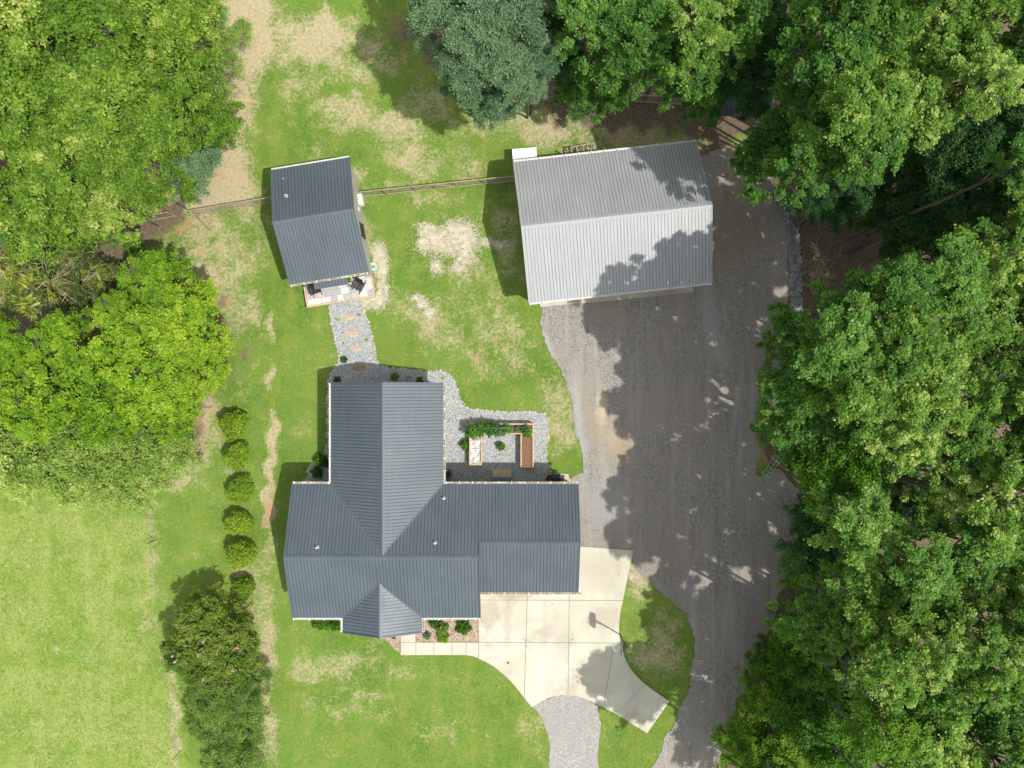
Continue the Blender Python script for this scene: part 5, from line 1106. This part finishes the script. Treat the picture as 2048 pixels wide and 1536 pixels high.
T_SE = [(1700, 1040, 85, 14, 'wood'), (1625, 1040, 48, 9, 'dark'), (1802, 1118, 70, 15, 'wood'), (1900, 1090, 85, 17, 'wood'), (2010, 1110, 85, 18, 'gold'), (1640, 1120, 60, 9, 'dark'), (1720, 1150, 75, 12, 'wood'), (1600, 1150, 34, 5, 'vivid'), (1840, 1180, 85, 16, 'gold'), (1950, 1200, 90, 17, 'gold'), (2050, 1220, 70, 18, 'gold'), (1630, 1240, 78, 14, 'wood'), (1730, 1240, 80, 15, 'gold'), (1840, 1270, 85, 16, 'gold'), (1940, 1300, 85, 17, 'gold'), (2040, 1320, 80, 18, 'gold'),
  (1560, 1330, 46, 5, 'vivid'), (1630, 1340, 65, 8, 'vivid'), (1740, 1330, 75, 13, 'gold'), (1850, 1370, 85, 15, 'gold'), (1960, 1400, 90, 17, 'gold'), (1540, 1400, 52, 5, 'vivid'), (1630, 1430, 72, 8, 'vivid'), (1740, 1430, 72, 10, 'vivid'), (1850, 1460, 85, 14, 'gold'), (1970, 1500, 90, 16, 'gold'), (1490, 1500, 50, 5, 'vivid'), (1580, 1510, 65, 6, 'vivid'), (1690, 1510, 70, 8, 'vivid'), (1790, 1530, 70, 11, 'gold')]
T_OFF = [(1800, 1640, 110, 18, 'wood'), (1920, 1700, 120, 20, 'gold'), (1700, 1680, 100, 16, 'wood'), (1640, 1780, 110, 18, 'wood'), (1760, 1850, 120, 20, 'gold'), (1560, 1640, 60, 8, 'vivid'), (2130, 1000, 110, 20, 'gold'), (2140, 1220, 110, 20, 'gold'), (2120, 800, 110, 22, 'gold'), (2120, 560, 110, 20, 'wood'), (2130, 1450, 120, 20, 'gold'), (2060, 1620, 110, 19, 'gold'), (2130, 300, 100, 16, 'wood'), (2120, 90, 110, 20, 'gold'),
  (-80, 100, 120, 13, 'oak'), (-80, 320, 120, 12, 'oak'), (100, -90, 120, 13, 'oak'), (300, -80, 110, 12, 'oak'), (960, -70, 100, 14, 'grey'), (1200, -80, 110, 16, 'wood'), (1450, -80, 110, 17, 'wood'), (1700, -80, 120, 20, 'gold'), (1950, -80, 120, 22, 'gold'), (-70, 900, 90, 6, 'pale')]
T_OFF += [(2300, 640, 120, 20, 'gold'), (2160, 660, 110, 20, 'gold'), (2200, 480, 110, 19, 'gold'), (2380, 420, 130, 19, 'gold'), (2400, 600, 130, 19, 'gold'), (2300, 260, 120, 17, 'wood'), (2330, 760, 120, 20, 'gold'), (2250, 380, 110, 16, 'wood'), (2260, 560, 110, 17, 'wood'), (2290, 130, 110, 18, 'gold')]  # unseen eastern trees, added to shade the wood's floor and low crowns
T_LOW = []
rl = random.Random(77)
for i in range(46):                      # understory filling the wood below the tall crowns
    gy_ = 300+i*(1560-300)/46+rl.uniform(-14, 14); e_ = float(np.interp(gy_, [150, 330, 410, 480, 560, 640, 735, 900, 985, 1050, 1200, 1350, 1480, 1650], [1500, 1570, 1620, 1640, 1650, 1616, 1562, 1560, 1620, 1628, 1586, 1540, 1490, 1450]))
    gx_ = e_+rl.choice((18, 60, 110, 170))+rl.uniform(-8, 8); hh = rl.uniform(3.2, 6.5); k_ = 1-hh*.84/H
    if 420 < gy_ < 590 and gx_ < 1760: continue
    T_LOW.append((1024+(gx_-1024)/k_, 768+(gy_-768)/k_, rl.uniform(34, 58), hh, rl.choice(('vivid', 'wood', 'wood', 'dark'))))
for name, lst in (('left', T_LEFT), ('pine', T_PINE), ('maple', T_MAPLE), ('pale', T_PALE), ('myr', T_MYR), ('ol', T_OL), ('top', T_TOP), ('ne', T_NE), ('e', T_E), ('se', T_SE), ('off', T_OFF), ('low', T_LOW)):
    for a in lst:
        nm = {'maple': 'maple_tree', 'oak': 'oak_tree', 'pine': 'pine_tree', 'myrtle': 'crepe_myrtle', 'vivid': 'understory_tree', 'pale': 'feathery_shrub'}.get(a[4], 'tree'); t = tree(*a, name=nm, grp=name)
        t['grp'] = name
# pink blossoms on the crepe myrtles
for (t, px, py, sp, h) in tree_log:
    if sp == 'myrtle':
        rr = np.random.default_rng(int(px)); me, limbs, cps, dep = proto(sp, 0); rw = [c for c in t.children if c.name.startswith('crown')][0]; s_ = rw.scale[0]
        k = cps[rr.choice(len(cps), 13)][:, :3]; c = np.repeat(k, 14, 0)+rr.normal(0, .09, (13*14, 3)); c[:, 2] += .22; c = c*np.array([s_, s_, rw.scale[2]]); ca, sa2 = math.cos(rw.rotation_euler.z), math.sin(rw.rotation_euler.z); c = np.stack([c[:, 0]*ca-c[:, 1]*sa2+rw.location.x, c[:, 0]*sa2+c[:, 1]*ca+rw.location.y, c[:, 2]+h], 1)
        leafobj('blossom', c, .06, M['pink'], t, int(px))
# labels: by row landmark and order from the clearing
LAND_E = [(0, 'the top edge'), (150, 'the blue shelter'), (260, 'the barn back gutter'), (400, 'the barn ridge'), (540, 'the barn front gutter'), (650, 'the upper turnaround'), (770, 'the back gable'), (880, 'the muddy patch'),
  (980, 'the green steel frames'), (1090, 'the garage ridge'), (1190, 'the garage gutter'), (1290, 'the basketball hoop'), (1400, 'the driveway tip'), (1510, 'the bottom edge')]
ORD = ['first', 'second', 'third', 'fourth', 'fifth', 'sixth', 'seventh', 'eighth', 'ninth', 'tenth', 'eleventh', 'twelfth', 'thirteenth']
GRP = {'left': 'trees of the upper left wood', 'pine': 'thin pines on the left', 'maple': 'yellow-green maples on the left', 'pale': 'feathery shrubs at the meadow edge', 'myr': 'crepe myrtles by the meadow fence', 'ol': 'shrubby trees by the meadow fence', 'top': 'trees behind the barn and yard', 'ne': 'trees of the eastern wood', 'e': 'trees of the eastern wood', 'se': 'trees of the eastern wood', 'off': 'trees past the photo edge', 'low': 'understory of the eastern wood'}
def row(py): return min(LAND_E, key=lambda q_: abs(q_[0]-py))[1]
cells = {}
for rec in tree_log: 
    t, px, py, sp, h = rec; g = t['grp']; key = (GRP[g], sp, row(py)); cells.setdefault(key, []).append(rec)
for (g, sp, rw), lst in cells.items():
    left = 'left' in g or 'meadow' in g; lst.sort(key=lambda q_: -q_[1] if left else q_[1])
    for i, (t, px, py, sp_, h) in enumerate(lst):
        what = {'crepe myrtle': 'pink flowering crepe myrtle', 'thin bare-branched pine': 'thin bare-branched pine', 'pale feathery': 'pale feathery shrub', 'vivid green low': 'vivid green low tree'}.get(WORD[sp], WORD[sp]+' tree')
        o_ = ORD[i]+' ' if len(lst) > 1 else ''; sd_ = 'behind the yard' if 'behind' in g else 'on the left' if left else 'past the photo edge' if 'past' in g else 'low in the right-hand wood' if 'underst' in g else 'in the right-hand wood'
        lb = f'{o_}{what} {sd_}, level with {rw}'
        tag(t, lb, 'shrub' if sp == 'pale' else 'tree', g)
        del t['grp']
print('trees', len(tree_log), 'objects', len(bpy.data.objects))
